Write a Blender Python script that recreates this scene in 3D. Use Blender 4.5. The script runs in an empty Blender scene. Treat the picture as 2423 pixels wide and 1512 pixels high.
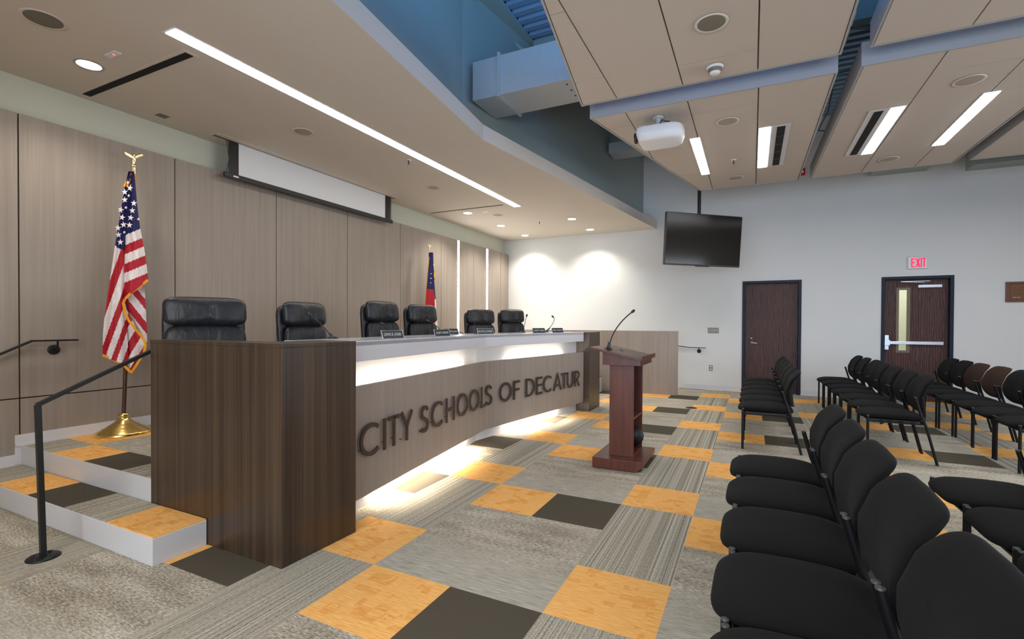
import bpy, math, random
from mathutils import Vector, Matrix
random.seed(7)
sc = bpy.context.scene
COL = sc.collection
PI = math.pi

# ------------------------------------------------------------------ camera
CAM = (1.85295, -2.0418, 1.3246)
F, CX, CY, YAW, PITCH, ROLL = 1146.7466, 8.4568, 22.9371, -0.4533, -0.0108, -0.005
def cam_axes():
    f = Vector((math.sin(YAW)*math.cos(PITCH), math.cos(YAW)*math.cos(PITCH), math.sin(PITCH)))
    r = Vector((math.cos(YAW), -math.sin(YAW), 0)); d = -r.cross(f)
    return r*math.cos(ROLL)+d*math.sin(ROLL), -r*math.sin(ROLL)+d*math.cos(ROLL), f
def make_camera():
    r, d, f = cam_axes()
    m = Matrix(((r.x, -d.x, -f.x, CAM[0]), (r.y, -d.y, -f.y, CAM[1]), (r.z, -d.z, -f.z, CAM[2]), (0, 0, 0, 1)))
    c = bpy.data.cameras.new('camera'); o = bpy.data.objects.new('camera', c); COL.objects.link(o)
    o.matrix_world = m
    c.sensor_width = 36; c.lens = 36*F/2423; c.shift_x = -CX/2423; c.shift_y = CY/2423
    c.clip_start = 0.05; c.clip_end = 100
    sc.camera = o
make_camera()

# ------------------------------------------------------------------ materials
def srgb(r, g, b):
    f = lambda v: (v/255/12.92) if v/255 <= 0.04045 else ((v/255+0.055)/1.055)**2.4
    return (f(r), f(g), f(b), 1)
class NT:
    def __init__(s, name):
        s.m = bpy.data.materials.new(name); s.m.use_nodes = True; s.t = s.m.node_tree; s.n = s.t.nodes; s.l = s.t.links
        s.b = s.n['Principled BSDF']
    def node(s, typ, **kw):
        n = s.n.new(typ)
        for k, v in kw.items(): setattr(n, k, v)
        return n
    def inp(s, sock, v):
        if hasattr(v, 'is_linked') or isinstance(v, bpy.types.NodeSocket): s.l.new(v, sock)
        else: sock.default_value = v
    def math(s, op, a, b=None, c=None):
        n = s.node('ShaderNodeMath', operation=op)
        s.inp(n.inputs[0], a)
        if b is not None: s.inp(n.inputs[1], b)
        if c is not None: s.inp(n.inputs[2], c)
        return n.outputs[0]
    def pos(s):
        return s.node('ShaderNodeNewGeometry').outputs['Position']
    def obj(s):
        return s.node('ShaderNodeTexCoord').outputs['Object']
    def mapping(s, v, scale=(1,1,1), loc=(0,0,0), rot=(0,0,0)):
        n = s.node('ShaderNodeMapping'); s.l.new(v, n.inputs[0])
        n.inputs['Location'].default_value = loc; n.inputs['Rotation'].default_value = rot; n.inputs['Scale'].default_value = scale
        return n.outputs[0]
    def noise(s, v, scale=1, detail=3, rough=0.5, dist=0):
        n = s.node('ShaderNodeTexNoise'); s.l.new(v, n.inputs['Vector'])
        n.inputs['Scale'].default_value = scale; n.inputs['Detail'].default_value = detail
        n.inputs['Roughness'].default_value = rough; n.inputs['Distortion'].default_value = dist
        return n.outputs[0]
    def ramp(s, f, stops):
        n = s.node('ShaderNodeValToRGB'); s.l.new(f, n.inputs[0])
        e = n.color_ramp.elements
        while len(e) > 1: e.remove(e[-1])
        e[0].position = stops[0][0]; e[0].color = stops[0][1]
        for p, c in stops[1:]:
            q = e.new(p); q.color = c
        return n.outputs[0]
    def mix(s, f, a, b):
        n = s.node('ShaderNodeMix', data_type='RGBA')
        s.inp(n.inputs[0], f); s.inp(n.inputs[6], a); s.inp(n.inputs[7], b)
        return n.outputs[2]
    def base(s, v): s.inp(s.b.inputs['Base Color'], v)
    def bump(s, h, strength=0.2, dist=0.01):
        n = s.node('ShaderNodeBump'); n.inputs['Strength'].default_value = strength; n.inputs['Distance'].default_value = dist
        s.l.new(h, n.inputs['Height']); s.l.new(n.outputs[0], s.b.inputs['Normal'])
    def set(s, rough=0.5, metal=0, spec=None, coat=None):
        s.b.inputs['Roughness'].default_value = rough; s.b.inputs['Metallic'].default_value = metal
        if spec is not None: s.b.inputs['Specular IOR Level'].default_value = spec
        if coat is not None: s.b.inputs['Coat Weight'].default_value = coat; s.b.inputs['Coat Roughness'].default_value = 0.15
        return s
M = {}
def mk(name, col, rough=0.5, metal=0, spec=None, coat=None, var=0.06, nscale=40, bump=0, bscale=None):
    n = NT(name); n.set(rough, metal, spec, coat)
    p = n.obj(); f = n.noise(p, nscale, 3)
    a = tuple(c*(1-var) for c in col[:3])+(1,); b = tuple(min(1, c*(1+var)) for c in col[:3])+(1,)
    n.base(n.ramp(f, [(0.3, a), (0.7, b)]))
    if bump: n.bump(n.noise(p, bscale or nscale*3, 4), bump, 0.002)
    M[name] = n.m; return n.m
def mk_grain(name, dark, light, rough=0.4, scale=(60, 60, 1.2), coat=None, wave=False, spec=None, bump=0.05):
    n = NT(name); n.set(rough, 0, spec, coat)
    p = n.mapping(n.pos(), scale)
    f = n.noise(p, 1, 5, 0.6)
    p2 = n.mapping(n.pos(), (scale[0]*0.13, scale[1]*0.13, scale[2]*0.4))
    f2 = n.noise(p2, 1, 2, 0.5)
    g = n.math('ADD', n.math('MULTIPLY', f, 0.55), n.math('MULTIPLY', f2, 0.45))
    n.base(n.ramp(g, [(0.36, dark), (0.64, light)]))
    n.bump(f, bump, 0.002)
    M[name] = n.m; return n.m
def mk_oak(name, dark, light, rough=0.4, coat=None):
    n = NT(name); n.set(0.5, 0, 0.3, coat)
    p = n.mapping(n.pos(), (9, 9, 1.1))
    w = n.node('ShaderNodeTexWave', wave_type='BANDS', bands_direction='X')
    n.l.new(p, w.inputs['Vector']); w.inputs['Scale'].default_value = 1.2; w.inputs['Distortion'].default_value = 9
    w.inputs['Detail'].default_value = 3; w.inputs['Detail Scale'].default_value = 1.4
    f = n.noise(n.mapping(n.pos(), (150, 150, 6)), 1, 4, 0.6)
    g = n.math('ADD', n.math('MULTIPLY', w.outputs['Fac'], 0.4), n.math('MULTIPLY', f, 0.6))
    n.base(n.ramp(g, [(0.25, dark), (0.7, light)]))
    n.bump(f, 0.05, 0.001)
    M[name] = n.m; return n.m
def mk_emit(name, col, strength):
    n = NT(name); n.base(tuple(0.7*c for c in col[:3])+(1,)); n.set(0.5)
    n.b.inputs['Emission Color'].default_value = col; n.b.inputs['Emission Strength'].default_value = strength
    M[name] = n.m; return n.m

def carpet(name, ox, oy):
    n = NT(name); n.set(0.95, 0, 0.1)
    sep = n.node('ShaderNodeSeparateXYZ'); n.l.new(n.pos(), sep.inputs[0])
    u = n.math('DIVIDE', n.math('SUBTRACT', sep.outputs[0], ox), 0.5)
    v = n.math('DIVIDE', n.math('SUBTRACT', sep.outputs[1], oy), 0.5)
    i = n.math('FLOORED_MODULO', n.math('FLOOR', u), 3.0); j = n.math('FLOORED_MODULO', n.math('FLOOR', v), 3.0)
    eq = lambda a, k: n.math('COMPARE', a, float(k), 0.1)
    AND = lambda a, b: n.math('MULTIPLY', a, b)
    yel = n.math('ADD', AND(eq(i, 0), eq(j, 2)), AND(eq(i, 2), eq(j, 0)))
    drk = AND(eq(i, 1), eq(j, 2))
    stp = AND(eq(i, 2), n.math('GREATER_THAN', j, 0.5))
    pos = n.pos()
    # loop-pile grey base: mottled in row 1, fine lines in row 0
    lines = n.noise(n.mapping(pos, (9, 150, 1)), 1, 3, 0.6)
    mott = n.noise(n.mapping(pos, (38, 130, 1)), 1, 5, 0.7)
    blot = n.noise(n.mapping(pos, (2.2, 9, 1)), 1, 3, 0.5)
    fine = n.noise(pos, 420, 2, 0.6)
    vf = n.math('FRACT', v)
    mrow = n.math('ADD', eq(j, 1), AND(eq(j, 0), n.math('MULTIPLY', n.math('SUBTRACT', vf, 0.35), 1.2)))
    mrow = n.math('MINIMUM', n.math('MAXIMUM', mrow, 0.0), 1.0)
    gA = n.ramp(lines, [(0.35, srgb(146, 141, 128)), (0.62, srgb(186, 181, 167))])
    gB = n.ramp(n.math('ADD', n.math('MULTIPLY', mott, 0.6), n.math('MULTIPLY', n.math('ADD', fine, blot), 0.2)),
                [(0.40, srgb(114, 103, 86)), (0.5, srgb(164, 156, 140)), (0.6, srgb(210, 204, 190))])
    grey = n.mix(mrow, gA, gB)
    # stripes along the row
    sl = n.noise(n.mapping(pos, (95, 0.12, 1)), 1, 4, 0.65)
    sl2 = n.noise(n.mapping(pos, (170, 60, 1)), 1, 2, 0.6)
    s = n.math('ADD', n.math('MULTIPLY', sl, 0.72), n.math('MULTIPLY', sl2, 0.28))
    stripes = n.ramp(s, [(0.36, srgb(74, 68, 56)), (0.43, srgb(138, 131, 116)), (0.52, srgb(168, 162, 147)), (0.62, srgb(198, 193, 179))])
    # yellow weave with rectangular patches
    w1 = n.node('ShaderNodeTexWhiteNoise', noise_dimensions='3D')
    sn = n.node('ShaderNodeVectorMath', operation='FLOOR'); n.l.new(n.mapping(pos, (14, 22, 0)), sn.inputs[0]); n.l.new(sn.outputs[0], w1.inputs['Vector'])
    bl = n.noise(n.mapping(pos, (5, 3, 1)), 1, 3, 0.6)
    patch = n.math('MULTIPLY', n.math('GREATER_THAN', w1.outputs['Value'], 0.62), n.math('GREATER_THAN', bl, 0.5))
    ridge = n.noise(n.mapping(pos, (14, 190, 1)), 1, 2, 0.5)
    yl = n.math('ADD', n.math('MULTIPLY', ridge, 0.7), n.math('MULTIPLY', patch, -0.10))
    yellow = n.ramp(yl, [(0.16, srgb(220, 150, 72)), (0.33, srgb(236, 176, 100)), (0.46, srgb(242, 192, 122))])
    dark = n.ramp(fine, [(0.3, srgb(70, 64, 54)), (0.7, srgb(92, 86, 74))])
    c = n.mix(stp, grey, stripes); c = n.mix(yel, c, yellow); c = n.mix(drk, c, dark)
    n.base(c)
    h = n.math('ADD', fine, n.math('MULTIPLY', lines, 0.5))
    n.bump(h, 0.35, 0.004)
    M[name] = n.m; return n.m
carpet('carpet_floor', 0, 0)
carpet('carpet_platform', -3.026, 0.04)
carpet('carpet_step', -3.03, -1.56)

mk('ceiling_paint', srgb(208, 201, 190), 0.85, var=0.01, nscale=3)
mk('wall_paint', srgb(214, 216, 216), 0.8, var=0.012, nscale=2)
mk('wall_green', srgb(204, 207, 192), 0.8, var=0.012, nscale=2)
mk('wall_paint_shaded', srgb(150, 162, 158), 0.8, var=0.015, nscale=2)  # wall paint darkened to hold the shade around the roof recess
mk('cloud_tile', srgb(188, 179, 169), 0.9, var=0.02, nscale=160)
mk('cloud_edge', srgb(160, 158, 158), 0.5, var=0.01)
mk('seam', srgb(112, 96, 82), 0.9, var=0.02)
mk('white_satin', srgb(204, 204, 206), 0.35, var=0.01, nscale=3)
mk('white_gloss', srgb(208, 208, 212), 0.18, var=0.01, nscale=3)
mk('white_plastic', srgb(226, 228, 232), 0.4, var=0.01)
mk('black_void', (0.004, 0.004, 0.004, 1), 0.9, var=0.0)
mk('black_metal', (0.010, 0.012, 0.012, 1), 0.42, spec=0.35, var=0.05)
mk('black_plastic', (0.012, 0.012, 0.014, 1), 0.45, var=0.05)
mk('dark_groove', srgb(70, 50, 38), 0.8, var=0.05)
mk('brass', (0.80, 0.58, 0.20, 1), 0.22, metal=1, var=0.05)
mk('gold_satin', (0.85, 0.72, 0.45, 1), 0.25, metal=1, var=0.05)
mk('steel', (0.62, 0.64, 0.68, 1), 0.28, metal=1, var=0.04)
mk('aluminium', (0.72, 0.76, 0.85, 1), 0.3, metal=1, var=0.02)
mk('pole_wood', srgb(70, 42, 26), 0.35, var=0.15)
mk('letter_bronze', srgb(74, 62, 56), 0.4, metal=0.35, var=0.06)
mk('frame_blue', srgb(26, 36, 52), 0.5, spec=0.25, var=0.03)
mk('red_plastic', srgb(200, 30, 34), 0.4, var=0.03)
mk('speaker_mesh', srgb(112, 108, 98), 0.7, var=0.08, nscale=300)
mk('rubber', (0.02, 0.02, 0.02, 1), 0.7)
mk('seal_brown', srgb(104, 70, 50), 0.4)
mk('bronze_plate', srgb(120, 84, 58), 0.35, metal=0.5, var=0.1)
mk('glass_frame', srgb(112, 98, 80), 0.45, metal=0.4)
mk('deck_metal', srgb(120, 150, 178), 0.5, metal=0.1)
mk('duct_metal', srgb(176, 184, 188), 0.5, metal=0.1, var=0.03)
mk('screen_fabric', srgb(226, 228, 230), 0.9, var=0.005, nscale=5)
mk_grain('laminate', srgb(142, 131, 122), srgb(156, 145, 135), 0.42, (160, 160, 1.6), spec=0.4, bump=0.02)
mk_grain('walnut', srgb(41, 31, 24), srgb(77, 60, 45), 0.33, (90, 90, 0.5), spec=0.5, bump=0.02)
mk_grain('mahogany', srgb(68, 29, 17), srgb(102, 50, 31), 0.38, (30, 30, 2.0), coat=0.05)
mk_oak('door_oak', srgb(44, 27, 26), srgb(92, 62, 56), 0.35)
def fabric(name, c, bump=0.35, sc_=900, sheen=0.15, rough=0.95):
    n = NT(name); n.set(rough, 0, 0.15)
    o = n.obj(); f = n.noise(o, sc_, 2)
    n.base(n.ramp(f, [(0.3, tuple(x*0.75 for x in c)+(1,)), (0.7, tuple(x*1.3 for x in c)+(1,))]))
    n.b.inputs['Sheen Weight'].default_value = sheen; n.b.inputs['Sheen Roughness'].default_value = 0.5
    n.bump(f, bump, 0.001); M[name] = n.m
fabric('black_fabric', (0.0058, 0.0056, 0.0056), sheen=0.02)
fabric('brown_fabric', (0.040, 0.020, 0.013), sheen=0.02)
mk('chair_metal', (0.006, 0.006, 0.007, 1), 0.5, spec=0.25)
mk('plate_metal', srgb(128, 120, 110), 0.45, metal=0.3)
def leather():
    n = NT('leather'); n.set(0.42, 0, 0.5)
    o = n.obj(); n.base(n.ramp(n.noise(o, 30, 3), [(0.3, (0.008, 0.009, 0.011, 1)), (0.7, (0.016, 0.017, 0.02, 1))]))
    f = n.noise(n.mapping(o, (4, 16, 5)), 1, 4, 0.55, 1.2)
    g = n.noise(o, 260, 3)
    n.bump(n.math('ADD', f, n.math('MULTIPLY', g, 0.04)), 0.28, 0.03); M['leather'] = n.m
leather()
def tv_glass():
    n = NT('tv_glass'); n.set(0.12, 0, 0.35); n.base((0.008, 0.006, 0.004, 1)); n.b.inputs['Coat Weight'].default_value = 0.0
    M['tv_glass'] = n.m
tv_glass()
def glass():
    n = NT('glass'); n.set(0.02); n.base((0.95, 1, 0.95, 1)); n.b.inputs['Transmission Weight'].default_value = 1.0; n.b.inputs['IOR'].default_value = 1.05
    M['glass'] = n.m
glass()
def flagmat(name, c):
    n = NT(name); n.set(0.55, 0, 0.35); o = n.obj()
    f = n.noise(n.mapping(o, (30, 30, 12)), 1, 4)
    n.base(n.ramp(f, [(0.3, tuple(x*0.85 for x in c)+(1,)), (0.7, tuple(min(1, x*1.1) for x in c)+(1,))])); n.bump(f, 0.5, 0.01)
    M[name] = n.m
flagmat('flag_red', srgb(178, 22, 40)[:3]); flagmat('flag_white', srgb(232, 222, 222)[:3]); flagmat('flag_blue', srgb(24, 26, 84)[:3])
flagmat('flag_fringe', srgb(236, 160, 24)[:3])
mk_emit('light_warm', (1.0, 0.93, 0.83, 1), 15)
mk_emit('light_led', (1.0, 0.88, 0.72, 1), 45)
mk_emit('light_led_low', (1.0, 0.86, 0.68, 1), 170)
mk_emit('light_cloud', (0.97, 0.97, 1.0, 1), 24)
mk_emit('light_slot', (1.0, 0.97, 0.90, 1), 26)
mk_emit('light_can', (1.0, 0.95, 0.86, 1), 14)
mk_emit('exit_red', (1.0, 0.01, 0.08, 1), 0.7)
mk_emit('led_red', (1.0, 0.1, 0.1, 1), 2)

# ------------------------------------------------------------------ mesh builder
ORG = {}   # object name -> world origin used for its vertices
class MB:
    def __init__(s): s.v = []; s.f = []; s.mi = []; s.sm = []
    def add(s, vs, fs, mi=0, smooth=False):
        k = len(s.v); s.v += [tuple(p) for p in vs]
        for f in fs: s.f.append(tuple(i+k for i in f)); s.mi.append(mi); s.sm.append(smooth)
        return s
    def box(s, x0, x1, y0, y1, z0, z1, mi=0, rot=None, c=None):
        vs = [Vector((x, y, z)) for z in (z0, z1) for y in (y0, y1) for x in (x0, x1)]
        if rot is not None:
            c = Vector(c) if c is not None else Vector(((x0+x1)/2, (y0+y1)/2, (z0+z1)/2))
            vs = [rot @ (p-c)+c for p in vs]
        return s.add(vs, [(0,2,3,1), (4,5,7,6), (0,1,5,4), (2,6,7,3), (0,4,6,2), (1,3,7,5)], mi)
    def prism(s, poly, z0, z1, mi=0, top_mi=None):
        n = len(poly)
        a = sum(poly[i][0]*poly[(i+1) % n][1]-poly[(i+1) % n][0]*poly[i][1] for i in range(n))
        if a < 0: poly = poly[::-1]
        vs = [(x, y, z0) for x, y in poly]+[(x, y, z1) for x, y in poly]
        s.add(vs, [tuple(range(n))[::-1]]+[(i, (i+1) % n, n+(i+1) % n, n+i) for i in range(n)], mi)
        k = len(s.v)-2*n
        s.f.append(tuple(range(k+n, k+2*n))); s.mi.append(mi if top_mi is None else top_mi); s.sm.append(False)
        return s
    def wallseg(s, P, Q, thick, z0, z1, mi=0):
        "vertical slab along P->Q; thickness goes to the left of the travel direction"
        d = Vector((Q[0]-P[0], Q[1]-P[1])).normalized(); n = Vector((-d.y, d.x))*thick
        return s.prism([(P[0], P[1]), (Q[0], Q[1]), (Q[0]+n.x, Q[1]+n.y), (P[0]+n.x, P[1]+n.y)], z0, z1, mi)
    def tube(s, pts, r, n=12, mi=0, cap=True, smooth=True):
        pts = [Vector(p) for p in pts]; rs = r if isinstance(r, (list, tuple)) else [r]*len(pts)
        rings = []; up = None
        for i, p in enumerate(pts):
            t = (pts[min(i+1, len(pts)-1)]-pts[max(i-1, 0)]).normalized()
            if up is None:
                up = Vector((0, 0, 1)) if abs(t.z) < 0.9 else Vector((1, 0, 0))
            a = t.cross(up).normalized(); b = a.cross(t).normalized(); up = b
            rings.append([p+(a*math.cos(2*PI*k/n)+b*math.sin(2*PI*k/n))*rs[i] for k in range(n)])
        vs = [q for R in rings for q in R]; fs = []
        for i in range(len(pts)-1):
            for k in range(n): fs.append((i*n+k, i*n+(k+1) % n, (i+1)*n+(k+1) % n, (i+1)*n+k))
        s.add(vs, fs, mi, smooth)
        if cap:
            s.add(rings[0], [tuple(range(n))], mi); s.add(rings[-1], [tuple(range(n))[::-1]], mi)
        return s
    def bar(s, P, Q, w, h, mi=0):
        "rectangular bar from P to Q, width w (horizontal) and height h"
        P = Vector(P); Q = Vector(Q); t = (Q-P).normalized(); up = Vector((0, 0, 1)) if abs(t.z) < 0.95 else Vector((0, 1, 0))
        a = t.cross(up).normalized()*w/2; b = a.cross(t).normalized()*h/2
        vs = [X+sa*a+sb*b for X in (P, Q) for sb in (-1, 1) for sa in (-1, 1)]
        return s.add(vs, [(0,1,3,2), (4,6,7,5), (0,4,5,1), (2,3,7,6), (0,2,6,4), (1,5,7,3)], mi)
    def lathe(s, prof, c=(0, 0, 0), n=32, mi=0, smooth=True, axis='Z', sx=1, sy=1):
        vs = []; c = Vector(c)
        for r, z in prof:
            for k in range(n):
                a = 2*PI*k/n; x, y = r*math.cos(a)*sx, r*math.sin(a)*sy
                p = Vector((x, y, z)) if axis == 'Z' else (Vector((x, z, y)) if axis == 'Y' else Vector((z, x, y)))
                vs.append(p+c)
        fs = [(i*n+k, i*n+(k+1) % n, (i+1)*n+(k+1) % n, (i+1)*n+k) for i in range(len(prof)-1) for k in range(n)]
        return s.add(vs, fs, mi, smooth)
    def pad(s, outline, zf, rings=9, n=48, mi=0, power=4.0, deform=None):
        """cushion: outline(theta)->(a,b); zf = half thickness; rounded edges; deform((a,b,c))->xyz"""
        ts = []
        for k in range(rings+1):
            q = k/rings; r = math.sin(q*PI/2)**0.7
            ts.append((r, (max(0, 1-r**power))**(1/power)))
        seq = [(r, h) for r, h in ts]+[(r, -h) for r, h in ts[:-1][::-1]]
        vs = []
        for r, h in seq[1:-1]:
            for k in range(n):
                a, b = outline(2*PI*k/n); vs.append((a*r, b*r, h*zf))
        N = len(seq)-2
        top = len(vs); vs.append((0, 0, zf)); bot = len(vs); vs.append((0, 0, -zf))
        fs = [(i*n+k, (i+1)*n+k, (i+1)*n+(k+1) % n, i*n+(k+1) % n) for i in range(N-1) for k in range(n)]
        fs += [(top, k, (k+1) % n) for k in range(n)]+[(bot, (N-1)*n+(k+1) % n, (N-1)*n+k) for k in range(n)]
        if deform: vs = [deform(p) for p in vs]
        return s.add(vs, fs, mi, True)
    def build(s, name, mats, parent=None, world=True, bevel=0, kind=None, label=None, subsurf=0, origin=None):
        if not isinstance(mats, (list, tuple)): mats = [mats]
        if parent is not None: o0 = Vector(ORG.get(parent.name, (0, 0, 0))) if world else Vector((0, 0, 0))
        elif origin is not None: o0 = Vector(origin)
        else:
            xs = [p[0] for p in s.v]; ys = [p[1] for p in s.v]; zs = [p[2] for p in s.v]
            o0 = Vector(((min(xs)+max(xs))/2, (min(ys)+max(ys))/2, min(zs)))
        me = bpy.data.meshes.new(name)
        me.from_pydata([tuple(Vector(p)-o0) for p in s.v], [], s.f)
        for m in mats: me.materials.append(M[m])
        me.polygons.foreach_set('material_index', s.mi); me.polygons.foreach_set('use_smooth', s.sm)
        me.update()
        import bmesh
        bm = bmesh.new(); bm.from_mesh(me); bmesh.ops.recalc_face_normals(bm, faces=bm.faces); bm.to_mesh(me); bm.free()
        o = bpy.data.objects.new(name, me); COL.objects.link(o)
        if parent is not None: o.parent = parent; ORG[o.name] = tuple(ORG.get(parent.name, (0, 0, 0))) if world else (0, 0, 0)
        else: o.location = o0; ORG[o.name] = tuple(o0)
        if bevel:
            b = o.modifiers.new('bevel', 'BEVEL'); b.width = bevel; b.segments = 2; b.limit_method = 'ANGLE'
        if subsurf:
            b = o.modifiers.new('subsurf', 'SUBSURF'); b.levels = subsurf; b.render_levels = subsurf
        if kind: o['kind'] = kind
        if label: o['label'] = label
        return o
def tag(o, label, cat, group=None, kind=None):
    o['label'] = label; o['category'] = cat
    if group: o['group'] = group
    if kind: o['kind'] = kind
    return o
def thing(name, label, cat, loc=(0, 0, 0), rotz=0, group=None, kind=None):
    o = bpy.data.objects.new(name, None); COL.objects.link(o); o.location = loc; o.rotation_euler = (0, 0, rotz)
    o.empty_display_size = 0.1; ORG[o.name] = tuple(loc)
    return tag(o, label, cat, group, kind)
def dup(root, loc, rotz, label, group=None, name=None):
    r = root.copy(); COL.objects.link(r); r.location = loc; r.rotation_euler = (0, 0, rotz); r['label'] = label
    if group: r['group'] = group
    for ch in list(root.children):
        c = ch.copy(); COL.objects.link(c); c.parent = r
        for g in list(ch.children):
            d = g.copy(); COL.objects.link(d); d.parent = c
    return r
def arc(cx, cy, rx, ry, a0, a1, n=24): return [(cx+rx*math.cos(math.radians(a0+(a1-a0)*i/n)), cy+ry*math.sin(math.radians(a0+(a1-a0)*i/n))) for i in range(n+1)]

# ------------------------------------------------------------------ room shell
XL, YF = -3.52, 8.58            # panel wall face, far wall face
XR, YN, ZD = 8.6, -4.6, 5.2     # right wall, near wall, roof deck
g_floor = MB().add([(XL-0.4, YN, 0), (XR, YN, 0), (XR, YF+0.2, 0), (XL-0.4, YF+0.2, 0)], [(0, 1, 2, 3)])
g_floor.box(XL-0.4, XR, YN, YF+0.2, -0.1, -0.001)
tag(g_floor.build('floor', 'carpet_floor', origin=(0, 0, 0)), 'carpet tile floor in grey, yellow and dark olive squares', 'floor', kind='structure')

# left wall: laminate panels over a dark backing, painted wall above
GY = [-3.83, -2.64, -1.45, -0.26, 0.93, 2.12, 3.31, 4.51, 5.71, 6.32, 6.92, 7.51, 8.16, YF]
w = MB(); g = 0.005
w.box(XL-0.12, XL-0.02, YN, YF, 0, 3.02, 1)
for a, b in zip([YN]+GY[:-1], GY):
    lo = a+g; hi = b-g
    if a in (6.32, 7.51): lo = a+0.035
    if b in (6.32, 7.51): hi = b-0.035
    zb = 0.40 if a >= -0.27 else 0.242
    w.box(XL-0.02, XL, lo, hi, 0.702, 3.02, 0)
    if a < -0.27 and b <= -0.2:
        w.box(XL-0.02, XL, lo, hi if b < -0.3 else -0.292, zb, 0.692, 0)
        if b > -0.3: w.box(XL-0.02, XL, -0.292, hi, 0.40, 0.692, 0)
    else: w.box(XL-0.02, XL, lo, hi, zb, 0.692, 0)
w.box(XL-0.3, XL-0.12, YN, YF, 0, 3.5, 2)
tag(w.build('wall_left', ['laminate', 'dark_groove', 'wall_green']), 'left wall of tall grey-taupe laminate panels under a painted band', 'wall', kind='structure')
b = MB().box(XL-0.018, XL+0.006, -0.292, YF, 0.307, 0.40).box(XL-0.018, XL+0.012, -0.292, YF, 0.307, 0.325)
tag(b.build('baseboard_left', 'white_gloss'), 'white baseboard under the panel wall on the platform', 'baseboard', kind='structure')
b = MB().box(XL-0.018, XL+0.006, YN, -0.558, 0.0, 0.154).box(XL-0.018, XL+0.006, YN, -0.25, 0.154, 0.242).box(XL-0.018, XL+0.012, YN, -0.292, 0.154, 0.17).box(XL-0.018, XL+0.004, -0.292, -0.25, 0.242, 0.40)
tag(b.build('baseboard_left', 'white_gloss'), 'white baseboard under the panel wall beside the step', 'baseboard', kind='structure')

# far wall with two door openings
D1 = (1.682, 2.696, 2.19); D2 = (3.925, 4.924, 2.19)
w = MB()
def wq(x0, x1, z0, z1): w.box(x0, x1, YF, YF+0.16, z0, z1)
wq(XL-0.2, D1[0]+0.04, 0, ZD); wq(D1[1]-0.04, D2[0]+0.04, 0, ZD); wq(D2[1]-0.04, XR, 0, ZD)
wq(D1[0]+0.04, D1[1]-0.04, D1[2]-0.04, ZD); wq(D2[0]+0.04, D2[1]-0.04, D2[2]-0.04, ZD)
tag(w.build('wall_far', 'wall_paint'), 'pale painted far wall with two dark doors', 'wall', kind='structure')
for a, b_, t in ((0.6, D1[0], 'left of the first door'), (D1[1], D2[0], 'between the two doors'), (D2[1], XR, 'right of the exit door')):
    b = MB().box(a, b_, YF-0.008, YF, 0, 0.10).box(a, b_, YF-0.014, YF, 0, 0.012)
    tag(b.build('baseboard_far', 'white_satin'), 'off-white rubber baseboard on the far wall '+t, 'baseboard', kind='structure')
tag(MB().box(XR, XR+0.15, YN, YF+0.16, 0, ZD).build('wall_right', 'wall_paint'), 'right wall outside the view', 'wall', kind='structure')
tag(MB().box(XL-0.3, XR+0.15, YN-0.15, YN, 0, ZD).build('wall_near', 'wall_paint'), 'near wall behind the viewer', 'wall', kind='structure')

# soffit over the dais with fascia, recessed upper bulkhead
SE = [(-0.28, -2.0), (-0.545, 0.212), (-0.84, 2.64), (0.02, 8.58)]
SE[0] = (SE[1][0]+(SE[1][0]-SE[2][0])*2.0, SE[1][1]-(SE[2][1]-SE[1][1])*2.0)
s = MB().prism([(XL-0.12, SE[0][1])]+SE+[(XL-0.12, YF)], 3.36, 3.53, 0)
s.mi = [0]*len(s.mi)
s.mi[2] = 1; s.mi[3] = 1; s.mi[1] = 1
so = s.build('ceiling', ['ceiling_paint', 'ceiling_paint'])
tag(so, 'low white plaster ceiling over the dais with an angled edge', 'ceiling', kind='structure')
UE = [(x-0.30, y+0.04) for x, y in SE]; UE[-1] = (-0.27, YF)
u = MB()
for P, Q in zip(UE[:-1], UE[1:]): u.wallseg(P, Q, 0.12, 3.53, ZD)
tag(u.build('wall_upper', 'wall_paint_shaded'), 'set-back bulkhead wall above the low ceiling edge', 'wall', kind='structure')
# roof deck (corrugated) plus plaster lid and cross wall
d = MB().box(XL-0.3, XR+0.15, YN-0.15, YF+0.16, ZD+0.06, ZD+0.2, 0)
y = YN
while y < YF:
    d.add([(-0.87, y, ZD+0.06), (-0.87, y+0.03, ZD), (-0.87, y+0.11, ZD), (-0.87, y+0.14, ZD+0.06),
           (XR, y, ZD+0.06), (XR, y+0.03, ZD), (XR, y+0.11, ZD), (XR, y+0.14, ZD+0.06)],
          [(0, 4, 5, 1), (1, 5, 6, 2), (2, 6, 7, 3)], 0)
    y += 0.17
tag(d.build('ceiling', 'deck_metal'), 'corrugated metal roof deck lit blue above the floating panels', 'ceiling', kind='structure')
tag(MB().box(XL-0.1, -0.87, YN, YF, ZD-0.03, ZD+0.01).build('ceiling', 'wall_paint_shaded'), 'smooth plaster lid beside the corrugated roof deck', 'ceiling', kind='structure')
tag(MB().box(-0.87, XR, 4.06, 4.2, 4.5, ZD).build('trim_1', 'wall_paint_shaded'), 'cross beam closing the roof recess', 'beam', kind='structure')
tag(MB().tube([(-1.25, 3.0, 5.12), (-0.9, 4.06, 5.0)], 0.025).tube([(-1.25, 3.0, 5.12), (-0.8, 2.6, 5.12)], 0.02).build('conduit', 'duct_metal'),
    'thin conduit crossing the roof recess above the bulkhead', 'conduit')
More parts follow.
